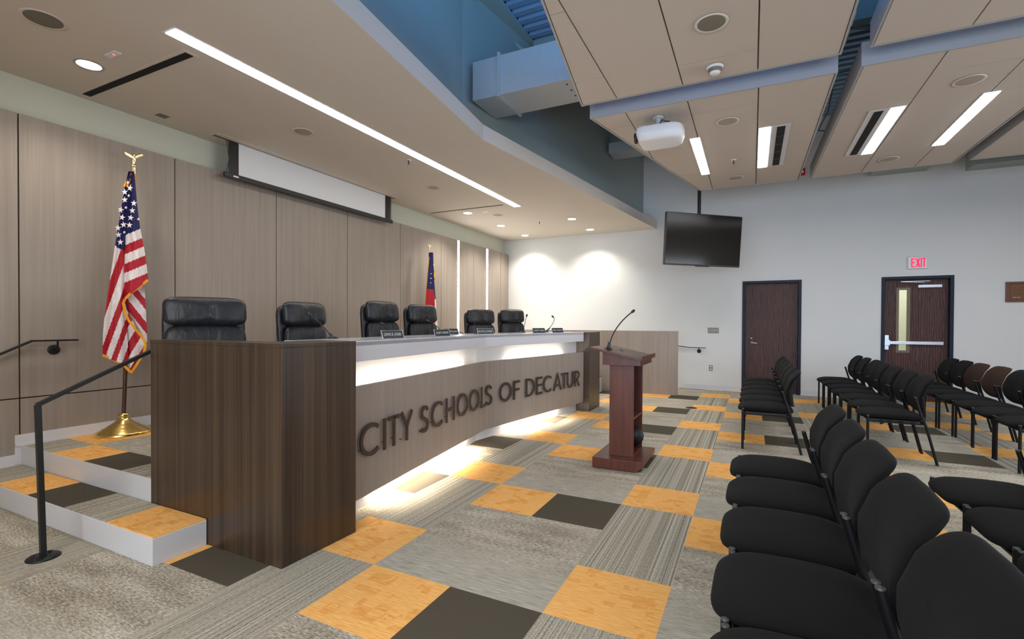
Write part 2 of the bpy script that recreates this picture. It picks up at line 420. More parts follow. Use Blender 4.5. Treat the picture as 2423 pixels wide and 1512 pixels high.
# projecting wall boxes behind the clouds
tag(MB().box(3.72, 4.53, 8.2, YF, 4.0, ZD).build('trim_2', 'wall_paint_shaded'), 'boxed bulkhead running from the far wall behind the floating panel', 'beam', kind='structure')
tag(MB().box(5.05, XR, 8.2, YF, 3.92, ZD).build('trim_3', 'wall_paint_shaded'), 'boxed bulkhead at the far wall behind the right-hand floating panel', 'beam', kind='structure')

# ------------------------------------------------------------------ stage platform and step
KP = [(-0.38, -0.25), (-0.646, 0.53), (-0.942, 2.687), (-0.577, 5.04), (-0.60, 7.40)]
p = thing('stage_platform', 'raised carpeted dais platform with a white riser', 'platform', (-2, 3, 0))
poly = [(XL, -0.25), (-1.645, -0.25), (-1.645, -0.02), (-0.73, -0.02), (-0.73, 0.28), (-1.02, 0.32), (-1.35, 2.75), (-0.985, 5.05), (-0.86, 5.65), (-0.80, 7.30), (XL, 7.30)]
MB().prism(poly, 0, 0.30).build('riser', 'white_satin', p)
MB().prism([(x+0.004 if x > -3 else x, y) for x, y in poly], 0.30, 0.307).build('carpet_top', 'carpet_platform', p)
MB().box(XL, -1.645, -0.256, -0.25, 0.0, 0.3075).build('nosing', 'white_satin', p)
p = thing('stage_step', 'low carpeted step with white riser in front of the platform', 'step', (-2.3, -0.4, 0))
MB().box(XL+0.002, -1.05, -0.555, -0.264, 0, 0.149).build('riser', 'white_satin', p, bevel=0.002)
MB().box(XL+0.002, -1.055, -0.548, -0.264, 0.149, 0.156).build('carpet_top', 'carpet_step', p)

# ------------------------------------------------------------------ dais desk
K1 = Vector((-0.505, 0.383)); K2 = Vector((-0.82, 2.68)); K3 = Vector((-0.456, 4.968))
dk = thing('dais_desk', 'long angled dais desk with walnut ends, white counter and lettered panel', 'desk', (-0.9, 2.5, 0))
eb = MB().prism([(-1.64, -0.26), (-0.70, -0.26), (-0.70, -0.07), (-1.64, -0.17)], 0, 1.19).prism([(-0.70, -0.262), (-0.405, -0.262), (-0.392, 0.268), (-0.70, 0.268)], 0, 1.19)
eb.prism([(-1.64, -0.262), (-0.402, -0.262), (-0.392, 0.268), (-0.70, 0.268), (-0.72, -0.03), (-1.64, -0.16)], 1.19, 1.212)
end = eb.build('end_cabinet', 'walnut', dk, bevel=0.002)
MB().box(-0.60, -0.352, 5.05, 5.60, 0, 1.205).build('end_cabinet', 'walnut', dk, bevel=0.002)
def off(P, Q, o):
    d = (Q-P).normalized(); return Vector((d.y, -d.x))*o
n1 = off(K1, K2, 1); n2 = off(K2, K3, 1)
d1 = (K2-K1).normalized(); d2 = (K3-K2).normalized()
def kink(o):   # offset point at the kink, o outward from the panel face
    b_ = (n1+n2).normalized(); return K2+b_*(o/b_.dot(n1))
A0 = K1-d1*0.10; Z0 = K3+d2*0.075
def band(o0, o1, z0, z1, mb=None, a=A0, z=Z0, mi=0):
    mb = mb or MB()
    k0, k1 = kink(o0), kink(o1)
    mb.prism([tuple(a+n1*o0), tuple(k0), tuple(k1), tuple(a+n1*o1)], z0, z1, mi)
    mb.prism([tuple(k0), tuple(z+n2*o0), tuple(z+n2*o1), tuple(k1)], z0, z1, mi)
    return mb
# white counter: thick front edge and a deep top
ct = band(-0.03, 0.0, 1.066, 1.20)
ct = band(-0.50, 0.0, 1.17, 1.205, ct)
ct.build('countertop', 'white_gloss', dk, bevel=0.002)
fp = band(-0.03, 0.0, 0.14, 0.902).build('front_panel', 'laminate', dk)
band(-0.16, -0.12, 0.0, 1.17).build('light_box', 'white_satin', dk)
band(-0.50, -0.48, 0.0, 1.17).build('back_panel', 'laminate', dk)
def strip(P, Q, o, s0, s1, z0, z1, name='led_strip', mat='light_led'):
    d = (Q-P).normalized(); n_ = off(P, Q, 1); L = (Q-P).length
    a = P+d*s0+n_*o; b_ = P+d*s1+n_*o
    MB().wallseg(tuple(a), tuple(b_), 0.015, z0, z1).build(name, mat, dk)
strip(K1, K2, -0.065, 0.12, 1.95, 0.86, 0.868)
strip(K2, K3, -0.065, 0.55, 1.9, 0.86, 0.868)
strip(K1, K2, -0.06, 0.35, 2.0, 0.150, 0.158, mat='light_led_low')
strip(K2, K3, -0.06, 0.55, 1.75, 0.150, 0.158, mat='light_led_low')

# monoline letters
def glyph(ch):
    E = lambda *a: arc(*a)
    G = {
     'C': [E(0.56, 0.5, 0.5, 0.44, 48, 312)], 'I': [[(0.5, 0), (0.5, 1)]],
     'T': [[(0.5, 0), (0.5, 1)], [(0, 0.94), (1, 0.94)]],
     'Y': [[(0.05, 1), (0.5, 0.48), (0.95, 1)], [(0.5, 0), (0.5, 0.5)]],
     'S': [E(0.5, 0.735, 0.36, 0.205, 20, 235)+E(0.46, 0.275, 0.40, 0.215, 75, -150)],
     'H': [[(0.08, 0), (0.08, 1)], [(0.92, 0), (0.92, 1)], [(0.08, 0.5), (0.92, 0.5)]],
     'O': [E(0.5, 0.5, 0.44, 0.44, 0, 360, 40)],
     'L': [[(0.12, 1), (0.12, 0.06), (1, 0.06)]],
     'F': [[(0.1, 0), (0.1, 1)], [(0.1, 0.94), (1, 0.94)], [(0.1, 0.53), (0.9, 0.53)]],
     'E': [[(0.1, 0), (0.1, 1)], [(0.1, 0.94), (1, 0.94)], [(0.1, 0.53), (0.92, 0.53)], [(0.1, 0.06), (1, 0.06)]],
     'D': [[(0.1, 0), (0.1, 1)], [(0.1, 0.94), (0.35, 0.94)]+E(0.35, 0.5, 0.58, 0.44, 90, -90)+[(0.1, 0.06)]],
     'A': [[(0.03, 0), (0.5, 1), (0.97, 0)], [(0.2, 0.32), (0.8, 0.32)]],
     'U': [[(0.08, 1), (0.08, 0.36)]+E(0.5, 0.36, 0.42, 0.31, 180, 360)+[(0.92, 1)]],
     'R': [[(0.1, 0), (0.1, 1)], [(0.1, 0.94), (0.5, 0.94)]+E(0.5, 0.72, 0.36, 0.22, 90, -90)+[(0.1, 0.5)], [(0.42, 0.5), (0.92, 0)]],
     'X': [[(0.05, 0), (0.95, 1)], [(0.05, 1), (0.95, 0)]],
    }
    return G[ch]
def ribbon(mb, pts, wd, place, d0, d1, mi=0):
    """thick flat ribbon; place((a,b),depth)->xyz"""
    closed = (Vector(pts[0])-Vector(pts[-1])).length < 1e-6
    P = []
    for q in pts:
        q = Vector(q)
        if not P or (q-P[-1]).length > 1e-5: P.append(q)
    if closed: P = P[:-1]
    n = len(P); L = []; R = []
    for i in range(n):
        a = P[i-1] if (i > 0 or closed) else None; c = P[(i+1) % n] if (i < n-1 or closed) else None
        t1 = (P[i]-a).normalized() if a is not None else None; t2 = (c-P[i]).normalized() if c is not None else None
        if t1 is None: t1 = t2
        if t2 is None: t2 = t1
        m = (t1+t2).normalized(); nn = Vector((-m.y, m.x)); k = max(0.62, abs(Vector((-t1.y, t1.x)).dot(nn)))
        L.append(P[i]+nn*wd/2/k); R.append(P[i]-nn*wd/2/k)
    vs = []
    for i in range(n): vs += [place(L[i], d0), place(R[i], d0), place(L[i], d1), place(R[i], d1)]
    fs = []
    for i in range(n if closed else n-1):
        a = i*4; b_ = ((i+1) % n)*4
        fs += [(a, b_, b_+1, a+1), (a+2, a+3, b_+3, b_+2), (a, a+2, b_+2, b_), (a+1, b_+1, b_+3, a+3)]
    if not closed: fs += [(0, 1, 3, 2), ((n-1)*4, (n-1)*4+2, (n-1)*4+3, (n-1)*4+1)]
    mb.add(vs, fs, mi)
LET = [('C', -2.308, -2.075), ('I', -2.032, -2.004), ('T', -1.965, -1.825), ('Y', -1.797, -1.628), ('S', -1.495, -1.357), ('C', -1.308, -1.082),
       ('H', -1.03, -0.848), ('O', -0.791, -0.537), ('O', -0.495, -0.241), ('L', -0.182, -0.042),
       ('S', -0.03, 0.097), ('O', 0.234, 0.471), ('F', 0.515, 0.649), ('D', 0.775, 0.985), ('E', 1.022, 1.168), ('C', 1.194, 1.42),
       ('A', 1.466, 1.672), ('T', 1.683, 1.823), ('U', 1.843, 2.022), ('R', 2.06, 2.225)]
z0, z1 = 0.412, 0.638
for k, (ch, a, b_) in enumerate(LET):
    seg1 = k < 10
    dd, nn = (d1, n1) if seg1 else (d2, n2)
    def place(q, dep, dd=dd, nn=nn):
        P = K2+dd*q[0]+nn*dep
        return (P.x, P.y, q[1])
    mb = MB(); wd = 0.028
    for st in glyph(ch):
        pts = [(a+(b_-a)*x, z0+(z1-z0)*y) for x, y in st]
        ribbon(mb, pts, wd, place, 0.018, 0.030)
    # standoff pins
    for fx, fz in ((0.1 if ch not in 'IT' else 0.5, 0.25 if ch in 'CITHOLFDEUR' else 0.1),):
        q = (a+(b_-a)*fx, z0+(z1-z0)*fz); A = place(q, 0.0); B = place(q, 0.02); mb.tube([A, B], 0.004, 6)
    mb.build('letter', 'letter_bronze', fp)

# laminate screen wall at the far end of the dais
sp = MB().box(XL+0.12, 0.612, 7.44, 7.50, 0.0, 1.205)
tag(sp.build('end_screen', 'laminate', bevel=0.002), 'low grey laminate partition at the far end of the dais', 'partition')

# ------------------------------------------------------------------ handrails
def bar_path(mb, pts, w_, h_):
    for P, Q in zip(pts[:-1], pts[1:]): mb.bar(P, Q, w_, h_)
hr = thing('handrail', 'black steel stair handrail on a post bolted to the carpet', 'handrail', (-1.71, -0.767, 0))
MB().bar((-1.71, -0.767, 0.008), (-1.766, -0.767, 0.855), 0.026, 0.026).build('post', 'black_metal', hr, bevel=0.002)
pl_ = MB().lathe([(0, 0.012), (0.066, 0.012), (0.075, 0.006), (0.075, 0), (0, 0)], (-1.71, -0.767, 0), 28, sx=1)
for a in (0.6, 2.2, 3.8, 5.3): pl_.lathe([(0, 0.018), (0.009, 0.017), (0.011, 0.012)], (-1.71+0.05*math.cos(a), -0.767+0.05*math.sin(a), 0), 8)
pl_.build('base_plate', 'black_metal', hr)
MB().bar((-1.766, -0.772, 0.853), (-1.68, -0.18, 1.163), 0.034, 0.022).bar((-1.68, -0.18, 1.160), (-1.66, -0.10, 1.163), 0.034, 0.022).build('top_rail', 'black_metal', hr, bevel=0.002)
MB().bar((-1.66, -0.17, 1.13), (-1.642, -0.17, 1.13), 0.04, 0.06).bar((-1.675, -0.17, 1.13), (-1.675, -0.17, 1.155), 0.015, 0.015).build('bracket', 'black_metal', hr)
hr = thing('handrail', 'black metal handrail fixed to the laminate panel wall', 'handrail', (XL, -0.1, 1.1))
MB().bar((XL+0.075, -1.9, 0.27), (XL+0.075, -0.206, 1.168), 0.034, 0.014).bar((XL+0.075, -0.209, 1.166), (XL+0.075, 0.09, 1.166), 0.034, 0.014).build('top_rail', 'black_metal', hr)
mb = MB().tube([(XL, -0.045, 1.085), (XL+0.05, -0.045, 1.09), (XL+0.072, -0.045, 1.11), (XL+0.075, -0.045, 1.16)], 0.008, 8)
mb.lathe([(0, 0), (0.042, 0), (0.042, 0.008), (0.034, 0.012), (0, 0.012)], (XL+0.0, -0.045, 1.085), 24, axis='X')
mb.build('bracket', 'black_metal', hr)
hr = thing('handrail', 'short black handrail on the far wall beyond the partition', 'handrail', (0.8, YF, 0.85))
MB().bar((0.35, YF-0.075, 0.90), (0.72, YF-0.075, 0.858), 0.034, 0.014).bar((0.72, YF-0.075, 0.858), (1.02, YF-0.075, 0.855), 0.034, 0.014).build('top_rail', 'black_metal', hr)
mb = MB().tube([(0.885, YF, 0.785), (0.885, YF-0.05, 0.79), (0.885, YF-0.07, 0.81), (0.885, YF-0.075, 0.85)], 0.008, 8)
mb.lathe([(0, 0), (0.04, 0), (0.04, -0.008), (0.03, -0.014), (0, -0.014)], (0.885, YF, 0.785), 24, axis='Y')
mb.build('bracket', 'black_metal', hr)

# ------------------------------------------------------------------ doors
def door(n, D, label):
    d = thing('door_%d' % n, label, 'door', ((D[0]+D[1])/2, YF, 0), kind='structure')
    fr = MB(); f = 0.05
    fr.box(D[0], D[0]+f, YF-0.015, YF+0.17, 0, D[2]).box(D[1]-f, D[1], YF-0.015, YF+0.17, 0, D[2]).box(D[0]+f, D[1]-f, YF-0.015, YF+0.17, D[2]-f, D[2])
    fr.box(D[0]+f, D[0]+f+0.015, YF+0.13, YF+0.17, 0, D[2]-f).box(D[1]-f-0.015, D[1]-f, YF+0.13, YF+0.17, 0, D[2]-f).box(D[0]+f, D[1]-f, YF+0.13, YF+0.17, D[2]-f-0.015, D[2]-f)
    fr.build('door_frame', 'frame_blue', d, bevel=0.002)
    return d
d = door(1, D1, 'dark oak door with round-rose lever handle, left of the exit door')
MB().box(D1[0]+0.053, D1[1]-0.053, YF+0.08, YF+0.125, 0.008, D1[2]-0.053).build('door_leaf', 'door_oak', d)
h = MB().lathe([(0, -0.014), (0.03, -0.012), (0.033, 0)], (1.85, YF+0.08, 0.975), 24, axis='Y').tube([(1.85, YF+0.075, 0.975), (1.85, YF+0.03, 0.975), (1.86, YF+0.025, 0.975), (1.95, YF+0.03, 0.97)], [0.011, 0.011, 0.010, 0.007], 10)
h.build('door_handle', 'steel', d)
MB().lathe([(0, -0.02), (0.022, -0.018), (0.026, 0)], (1.842, YF+0.08, 1.065), 24, axis='Y').build('deadbolt', 'steel', d)
d = door(2, D2, 'dark oak exit door with narrow vision panel and steel push bar')
lx0, lx1, zt = D2[0]+0.053, D2[1]-0.053, D2[2]-0.053
wx0, wx1, wz0, wz1 = 4.165, 4.345, 0.86, 1.99
lf = MB()
for a, b_, c_, e_ in ((lx0, wx0, 0.008, zt), (wx1, lx1, 0.008, zt), (wx0, wx1, 0.008, wz0), (wx0, wx1, wz1, zt)): lf.box(a, b_, YF+0.08, YF+0.125, c_, e_)
leaf = lf.build('door_leaf', 'door_oak', d)
vf = MB(); t = 0.03
for a, b_, c_, e_ in ((wx0-0.01, wx0+t, wz0-0.01, wz1+0.01), (wx1-t, wx1+0.01, wz0-0.01, wz1+0.01), (wx0+t, wx1-t, wz0-0.01, wz0+t), (wx0+t, wx1-t, wz1-t, wz1+0.01)): vf.box(a, b_, YF+0.07, YF+0.13, c_, e_)
vfo = vf.build('window_frame', 'glass_frame', d)
MB().box(wx0+t-0.003, wx1-t+0.003, YF+0.10, YF+0.104, wz0+t-0.003, wz1-t+0.003).build('pane', 'glass', vfo)
pb = MB().box(3.985, 4.80, YF+0.005, YF+0.04, 1.00, 1.055)
pb.box(3.98, 4.06, YF+0.0, YF+0.08, 0.975, 1.075).box(3.985, 4.045, YF+0.02, YF+0.08, 0.90, 1.16).box(4.74, 4.80, YF+0.03, YF+0.08, 1.0, 1.055)
pb.build('push_bar', 'aluminium', d, bevel=0.004)
cl = MB().box(4.45, 4.775, YF+0.02, YF+0.08, 1.99, 2.04)
clo = cl.build('door_closer', 'aluminium', d, bevel=0.003)
MB().bar((4.55, YF+0.04, 2.05), (4.52, YF-0.01, 2.075), 0.02, 0.006).bar((4.20, YF-0.0, 2.10), (4.60, YF-0.02, 2.10), 0.02, 0.008).bar((4.52, YF-0.01, 2.075), (4.22, YF-0.005, 2.097), 0.018, 0.006).build('closer_arm', 'steel', clo)
# corridor beyond the doors
c = MB().box(1.0, 6.2, 10.6, 10.7, 0, 2.7).box(1.0, 1.1, YF+0.16, 10.6, 0, 2.7).box(6.1, 6.2, YF+0.16, 10.6, 0, 2.7).box(1.0, 6.2, YF+0.16, 10.7, 2.7, 2.8).box(1.0, 6.2, YF+0.16, 10.7, -0.1, 0)
mk('corridor_paint', srgb(222, 221, 204), 0.8)
tag(c.build('wall_corridor', 'corridor_paint'), 'cream corridor walls seen through the door glass', 'wall', kind='structure')

# exit sign
ex = thing('exit_sign', 'white exit sign with red letters above the door', 'sign', (4.422, YF, 2.31))
MB().box(4.288, 4.557, YF-0.045, YF, 2.312, 2.528).build('housing', 'white_plastic', ex, bevel=0.015)
xs = [(4.335, 4.385), (4.40, 4.452), (4.467, 4.473), (4.482, 4.535)]
for ch, (a, b_) in zip('EXIT', xs):
    mb = MB()
    for st in glyph(ch):
        if ch == 'I': st = [(0.5, 0), (0.5, 1)]
        ribbon(mb, [(a+(b_-a)*x, 2.34+0.158*y) for x, y in st], 0.019, lambda q, dep: (q[0], YF-0.045-dep, q[1]), -0.001, 0.002)
    mb.build('letter', 'exit_red', ex)

# plaque, switches, outlet, strobe
pq = thing('wall_plaque', 'brown wooden award plaque with engraved bronze plates', 'plaque', (5.85, YF, 1.72))
fr = MB()
fr.box(5.57, 6.13, YF-0.03, YF, 1.72, 1.752).box(5.57, 6.13, YF-0.03, YF, 2.018, 2.05).box(5.57, 5.605, YF-0.03, YF, 1.752, 2.018).box(6.095, 6.13, YF-0.03, YF, 1.752, 2.018).box(5.605, 6.095, YF-0.012, YF, 1.752, 2.018)
fr.build('frame', 'seal_brown', pq, bevel=0.003)
for a, b_ in ((5.625, 5.84), (5.86, 6.075)):
    pp = MB().box(a, b_, YF-0.018, YF-0.012, 1.775, 2.0).build('plate', 'bronze_plate', pq)
    t = MB()
    for k in range(7): t.box(a+0.04, b_-0.04-0.02*(k % 3), YF-0.0195, YF-0.018, 1.96-k*0.02, 1.964-k*0.02)
    t.build('engraved_text', 'pole_wood', pp)
    MB().box(a+0.03, a+0.07, YF-0.0195, YF-0.018, 1.79, 1.797).box(a+0.08, a+0.12, YF-0.0195, YF-0.018, 1.79, 1.797).build('engraved_date', 'gold_satin', pp)
sw = thing('light_switch', 'steel four-gang light switch plate left of the first door', 'switch', (1.15, YF, 1.21))
MB().box(1.047, 1.253, YF-0.006, YF, 1.155, 1.27).build('plate', 'plate_metal', sw, bevel=0.002)
for k in range(4): MB().box(1.078+k*0.046, 1.088+k*0.046, YF-0.016, YF-0.006, 1.20, 1.226).build('toggle', 'white_plastic', sw)
ou = thing('power_outlet', 'steel power outlet plate low on the far wall', 'outlet', (1.112, YF, 0.45))
MB().box(1.077, 1.147, YF-0.006, YF, 0.39, 0.505).build('plate', 'plate_metal', ou, bevel=0.002)
for z in (0.42, 0.475): MB().lathe([(0, -0.009), (0.015, -0.009), (0.017, -0.006)], (1.112, YF, z), 16, axis='Y').build('socket', 'white_plastic', ou)
st = thing('fire_alarm', 'red fire alarm strobe high on the far wall in the panel gap', 'alarm', (2.68, YF, 4.15))
MB().box(2.63, 2.73, YF-0.05, YF+0.002, 4.15, 4.28).build('housing', 'red_plastic', st, bevel=0.006)
MB().box(2.655, 2.705, YF-0.065, YF-0.05, 4.19, 4.23).build('strobe_lens', 'white_plastic', st)

# ------------------------------------------------------------------ suspended ceiling clouds
ZC = 3.5
def clip(poly, a, b_, c_):     # keep a*x+b*y<=c
    out = []
    for i in range(len(poly)):
        P, Q = poly[i], poly[(i+1) % len(poly)]
        dp, dq = a*P[0]+b_*P[1]-c_, a*Q[0]+b_*Q[1]-c_
        if dp <= 0: out.append(P)
        if dp*dq < 0:
            t = dp/(dp-dq); out.append((P[0]+(Q[0]-P[0])*t, P[1]+(Q[1]-P[1])*t))
    return out
def cloud(label, poly, cols, loc, holes=()):
    """poly convex, counter-clockwise; cols = list of (x0,x1,[y seams])"""
    o = thing('ceiling_cloud', label, 'ceiling panel', loc, group='floating acoustic ceiling panels')
    g = 0.004; mb = MB()
    n = len(poly); planes = []
    for i in range(n):
        P, Q = poly[i], poly[(i+1) % n]; L = math.hypot(Q[0]-P[0], Q[1]-P[1])
        a, b_ = (Q[1]-P[1])/L, -(Q[0]-P[0])/L; planes.append((a, b_, a*P[0]+b_*P[1]-0.022))
    for x0, x1, ys in cols:
        for y0, y1 in zip(ys[:-1], ys[1:]):
            q = [(x0+g*1.3, y0+g*0.8), (x1-g*1.3, y0+g*0.8), (x1-g*1.3, y1-g*0.8), (x0+g*1.3, y1-g*0.8)]
            for pl in planes:
                if q: q = clip(q, *pl)
            if len(q) > 2: mb.prism(q, ZC+0.004, ZC+0.02)
    mb.build('acoustic_tiles', 'cloud_tile', o)
    MB().prism(poly_in(poly, 0.02), ZC+0.0195, ZC+0.035).build('backing', 'seam', o)
    e = MB()
    pin = poly_in(poly, 0.016)
    for i in range(n):
        P, Q, Qi, Pi = poly[i], poly[(i+1) % n], pin[(i+1) % n], pin[i]
        e.prism([P, Q, Qi, Pi], ZC, ZC+0.20)
    e.build('edge_trim', 'cloud_edge', o)
    return o
def poly_in(poly, d):
    n = len(poly); L = []
    for i in range(n):
        P, Q = poly[i], poly[(i+1) % n]; l = math.hypot(Q[0]-P[0], Q[1]-P[1]); a, b_ = (Q[1]-P[1])/l, -(Q[0]-P[0])/l
        L.append((a, b_, a*P[0]+b_*P[1]-d))
    out = []
    for i in range(n):
        a1, b1, c1 = L[i-1]; a2, b2, c2 = L[i]; D = a1*b2-a2*b1
        out.append(((c1*b2-c2*b1)/D, (a1*c2-a2*c1)/D))
    return out
A_ = [(1.05, -2.2), (2.48, -2.2), (2.48, 2.62), (0.302, 2.62)]
B_ = [(0.292, 2.93), (2.50, 2.93), (2.47, 6.36), (1.07, 6.36)]
C_ = [(2.665, -2.2), (4.30, -2.2), (4.30, 2.60), (2.665, 2.60)]
D_ = [(2.66, 2.90), (4.32, 2.90), (4.25, 6.34), (2.61, 6.34)]
E_ = [(4.44, 0.5), (8.3, 0.5), (8.3, 6.30), (4.40, 6.30)]  # right end extended out of view to shade the upper far wall
cloud('floating ceiling panel nearest the viewer, holding a smoke detector', A_, [(0, 0.665, [-3, -1.2, 1.16, 2.15, 3]), (0.665, 1.27, [-3, -0.6, 3]), (1.27, 1.88, [-3, -1.2, 1.0, 2.25, 3]), (1.88, 2.6, [-3, -0.4, 3])], (1.5, 1, ZC))
cloud('floating ceiling panel that the projector hangs from', B_, [(0, 0.665, [2.5, 3.3, 7]), (0.665, 1.27, [2.5, 3.3, 5.4, 7]), (1.27, 1.89, [2.5, 3.3, 4.6, 7]), (1.89, 2.6, [2.5, 3.97, 5.42, 7])], (1.5, 4.6, ZC))
cloud('floating ceiling panel at the upper right of the view', C_, [(2.6, 3.27, [-3, 4]), (3.27, 3.88, [-3, 0.5, 4]), (3.88, 4.5, [-3, 1.2, 4])], (3.4, 1, ZC))
cloud('floating ceiling panel with two slanting light troffers on the right', D_, [(2.5, 3.23, [2, 3.98, 5.42, 7]), (3.23, 3.83, [2, 3.3, 4.65, 5.6, 7]), (3.83, 4.5, [2, 3.97, 5.42, 7])], (3.4, 4.6, ZC))
cloud('floating ceiling panel at the far right beyond the narrow gap', E_, [(4.3, 5.0, [0, 3, 5.2, 7]), (5.0, 5.6, [0, 4.2, 7]), (5.6, 6.9, [0, 3, 7]), (6.9, 9, [0, 3, 7])], (5.4, 3.5, ZC))
# things in the clouds
def troffer(x0, x1, y0, y1, label):
    t = thing('light_troffer', label, 'ceiling light', ((x0+x1)/2, (y0+y1)/2, ZC), group='linear lights in the floating ceiling panels')
    MB().box(x0-0.012, x1+0.012, y0-0.01, y1+0.01, ZC-0.002, ZC+0.004).build('frame', 'white_satin', t)
    MB().box(x0, x1, y0, y1, ZC-0.005, ZC-0.002).build('diffuser', 'light_cloud', t)
troffer(1.185, 1.285, 3.97, 5.46, 'leftmost linear ceiling light, right behind the projector')
troffer(1.91, 2.02, 3.97, 5.46, 'linear ceiling light left of the short air slot')
troffer(3.085, 3.20, 3.97, 5.43, 'linear ceiling light right of the long dark air slot')
troffer(3.79, 3.90, 3.96, 5.43, 'rightmost linear ceiling light in view')
troffer(5.30, 5.41, 3.90, 5.43, 'added linear ceiling light in the far right panel, past the edge of the view')  # unseen fixture, added to brighten the far wall
troffer(6.50, 6.61, 3.90, 5.43, 'outermost added linear ceiling light in the far right panel, past the edge of the view')  # likewise added out of view for the far wall
def slot(x0, x1, y0, y1, label, ribs=0, z=ZC, grp='air slots in the floating ceiling panels'):
    t = thing('air_slot', label, 'air diffuser', ((x0+x1)/2, (y0+y1)/2, z), group=grp)
    MB().box(x0-0.05, x1+0.05, y0-0.03, y1+0.03, z-0.004, z+0.002).build('frame', 'white_satin', t)
    mb = MB().box(x0, x1, y0, y1, z-0.008, z-0.004).build('slot', 'black_void', t)
    if ribs:
        for k in range(ribs): MB().box(x0, x1, y0+(y1-y0)*(k+1)/(ribs+1)-0.015, y0+(y1-y0)*(k+1)/(ribs+1)+0.015, z-0.011, z-0.008).build('vane', 'black_metal', t)
slot(2.085, 2.165, 4.0, 5.42, 'short black ribbed air slot beside the second linear light', 4)
slot(2.955, 3.03, 4.0, 5.39, 'long black air slot beside the third linear light')
def speaker(x, y, z, label, grp, r=0.095, rim=True, mesh='speaker_mesh'):
    t = thing('ceiling_speaker', label, 'speaker', (x, y, z), group=grp)
    MB().lathe([(r, -0.001), (r+0.018, -0.006), (r+0.022, 0.0)], (x, y, z), 36).build('rim', 'ceiling_paint', t)
    MB().lathe([(0, -0.006), (r*0.6, -0.006), (r, -0.002)], (x, y, z), 36).build('grille', mesh, t)
G1 = 'round speakers in the floating ceiling panels'
mk('speaker_pale', srgb(160, 150, 138), 0.7, var=0.2, nscale=500)
speaker(1.571, 1.735, ZC, 'round ceiling speaker closest to the smoke detector', G1)
speaker(1.60, 3.63, ZC, 'round ceiling speaker right of the projector', G1, mesh='speaker_pale')
speaker(1.617, 5.84, ZC, 'small far round ceiling speaker above the television', G1, mesh='speaker_pale')
speaker(3.565, 3.595, ZC, 'round ceiling speaker near the right edge, above the last light', G1, mesh='speaker_pale')
speaker(3.44, 5.80, ZC, 'faint round ceiling speaker by the far edge of the right panel', G1, mesh='speaker_pale')
sd = thing('smoke_detector', 'white smoke detector on the nearest floating ceiling panel', 'smoke detector', (1.555, 2.39, ZC))
MB().lathe([(0, -0.012), (0.06, -0.012), (0.068, 0)], (1.555, 2.39, ZC), 32).build('base', 'white_plastic', sd)
MB().lathe([(0, -0.06), (0.03, -0.06), (0.042, -0.05), (0.05, -0.034), (0.055, -0.012), (0, -0.012)], (1.555, 2.39, ZC), 32).build('cap', 'white_plastic', sd)
MB().lathe([(0.0465, -0.046), (0.0545, -0.03), (0.0575, -0.018)], (1.555, 2.39, ZC), 32).build('vent_ring', 'speaker_mesh', sd)
def sprinkler(x, y, z, label):
    t = thing('ceiling_sprinkler', label, 'sprinkler', (x, y, z), group='sprinkler heads')
    MB().lathe([(0, -0.006), (0.03, -0.005), (0.036, 0)], (x, y, z), 20).build('escutcheon', 'white_plastic', t)
    MB().tube([(x, y, z-0.004), (x, y, z-0.045)], 0.007, 8).lathe([(0.016, -0.05), (0.0, -0.046)], (x, y, z), 12).build('head', 'black_metal', t)
sprinkler(1.62, 4.985, ZC+0.004, 'sprinkler head in the panel between the two left troffers')
sprinkler(-2.01, 2.82, 3.362, 'sprinkler head beside the long soffit light')
sprinkler(-1.946, 6.82, 3.362, 'sprinkler head between the far downlights')
# soffit fixtures
ZS = 3.36
t = thing('linear_light', 'long bright linear light running along the dais ceiling', 'ceiling light', (-1.8, 2.7, ZS))
MB().box(-1.885, -1.735, -0.06, 5.56, ZS-0.003, ZS+0.001).build('frame', 'white_satin', t)
MB().box(-1.87, -1.755, -0.04, 5.53, ZS-0.006, ZS-0.003).build('diffuser', 'light_warm', t)
def cslot(x0, x1, y0, y1, label, fr):
    t = thing('air_slot', label, 'air diffuser', ((x0+x1)/2, (y0+y1)/2, ZS), group='air slots in the dais ceiling')
    MB().box(x0-fr, x1+fr, y0-fr, y1+fr, ZS-0.003, ZS+0.001).build('frame', 'ceiling_paint', t)
    MB().box(x0, x1, y0, y1, ZS-0.005, ZS-0.003).build('slot', 'black_void', t)
cslot(-3.53, -2.0, 0.165, 0.225, 'near black air slot slanting across the dais ceiling at upper left', 0.025)
cslot(-3.48, -1.985, 5.30, 5.335, 'far thin black air slot above the second flag', 0.012)
for k, (x, y) in enumerate([(-2.885, -0.055), (-2.86, 5.60), (-2.84, 6.875), (-2.85, 8.08), (-1.29, 6.87), (-1.286, 8.03)]):
    lab = ['large bright recessed downlight at upper left of the view', 'recessed downlight next to the far thin air slot', 'middle recessed downlight of the left far row', 'recessed downlight nearest the corner of the far wall',
           'right-hand far recessed downlight, the nearer of its pair', 'right-hand recessed downlight closest to the far wall'][k]
    t = thing('downlight', lab, 'ceiling light', (x, y, ZS), group='recessed downlights over the dais')
    MB().lathe([(0.078, -0.004), (0.092, -0.007), (0.098, 0)], (x, y, ZS), 36).build('trim_ring', 'white_satin' if k else 'steel', t)
    MB().lathe([(0, -0.003), (0.078, -0.003)], (x, y, ZS), 36).build('lamp', 'light_can', t)
    L = bpy.data.lights.new('downlight_lamp', 'SPOT'); L.energy = (85 if k in (3, 5) else 80) if k else 30; L.color = (1.0, 0.93, 0.80); L.spot_size = math.radians(125); L.spot_blend = 0.75; L.shadow_soft_size = 0.06
    lo = bpy.data.objects.new('downlight_lamp', L); COL.objects.link(lo); lo.location = (0, 0, -0.03); lo.parent = t
G2 = 'round speakers in the dais ceiling'
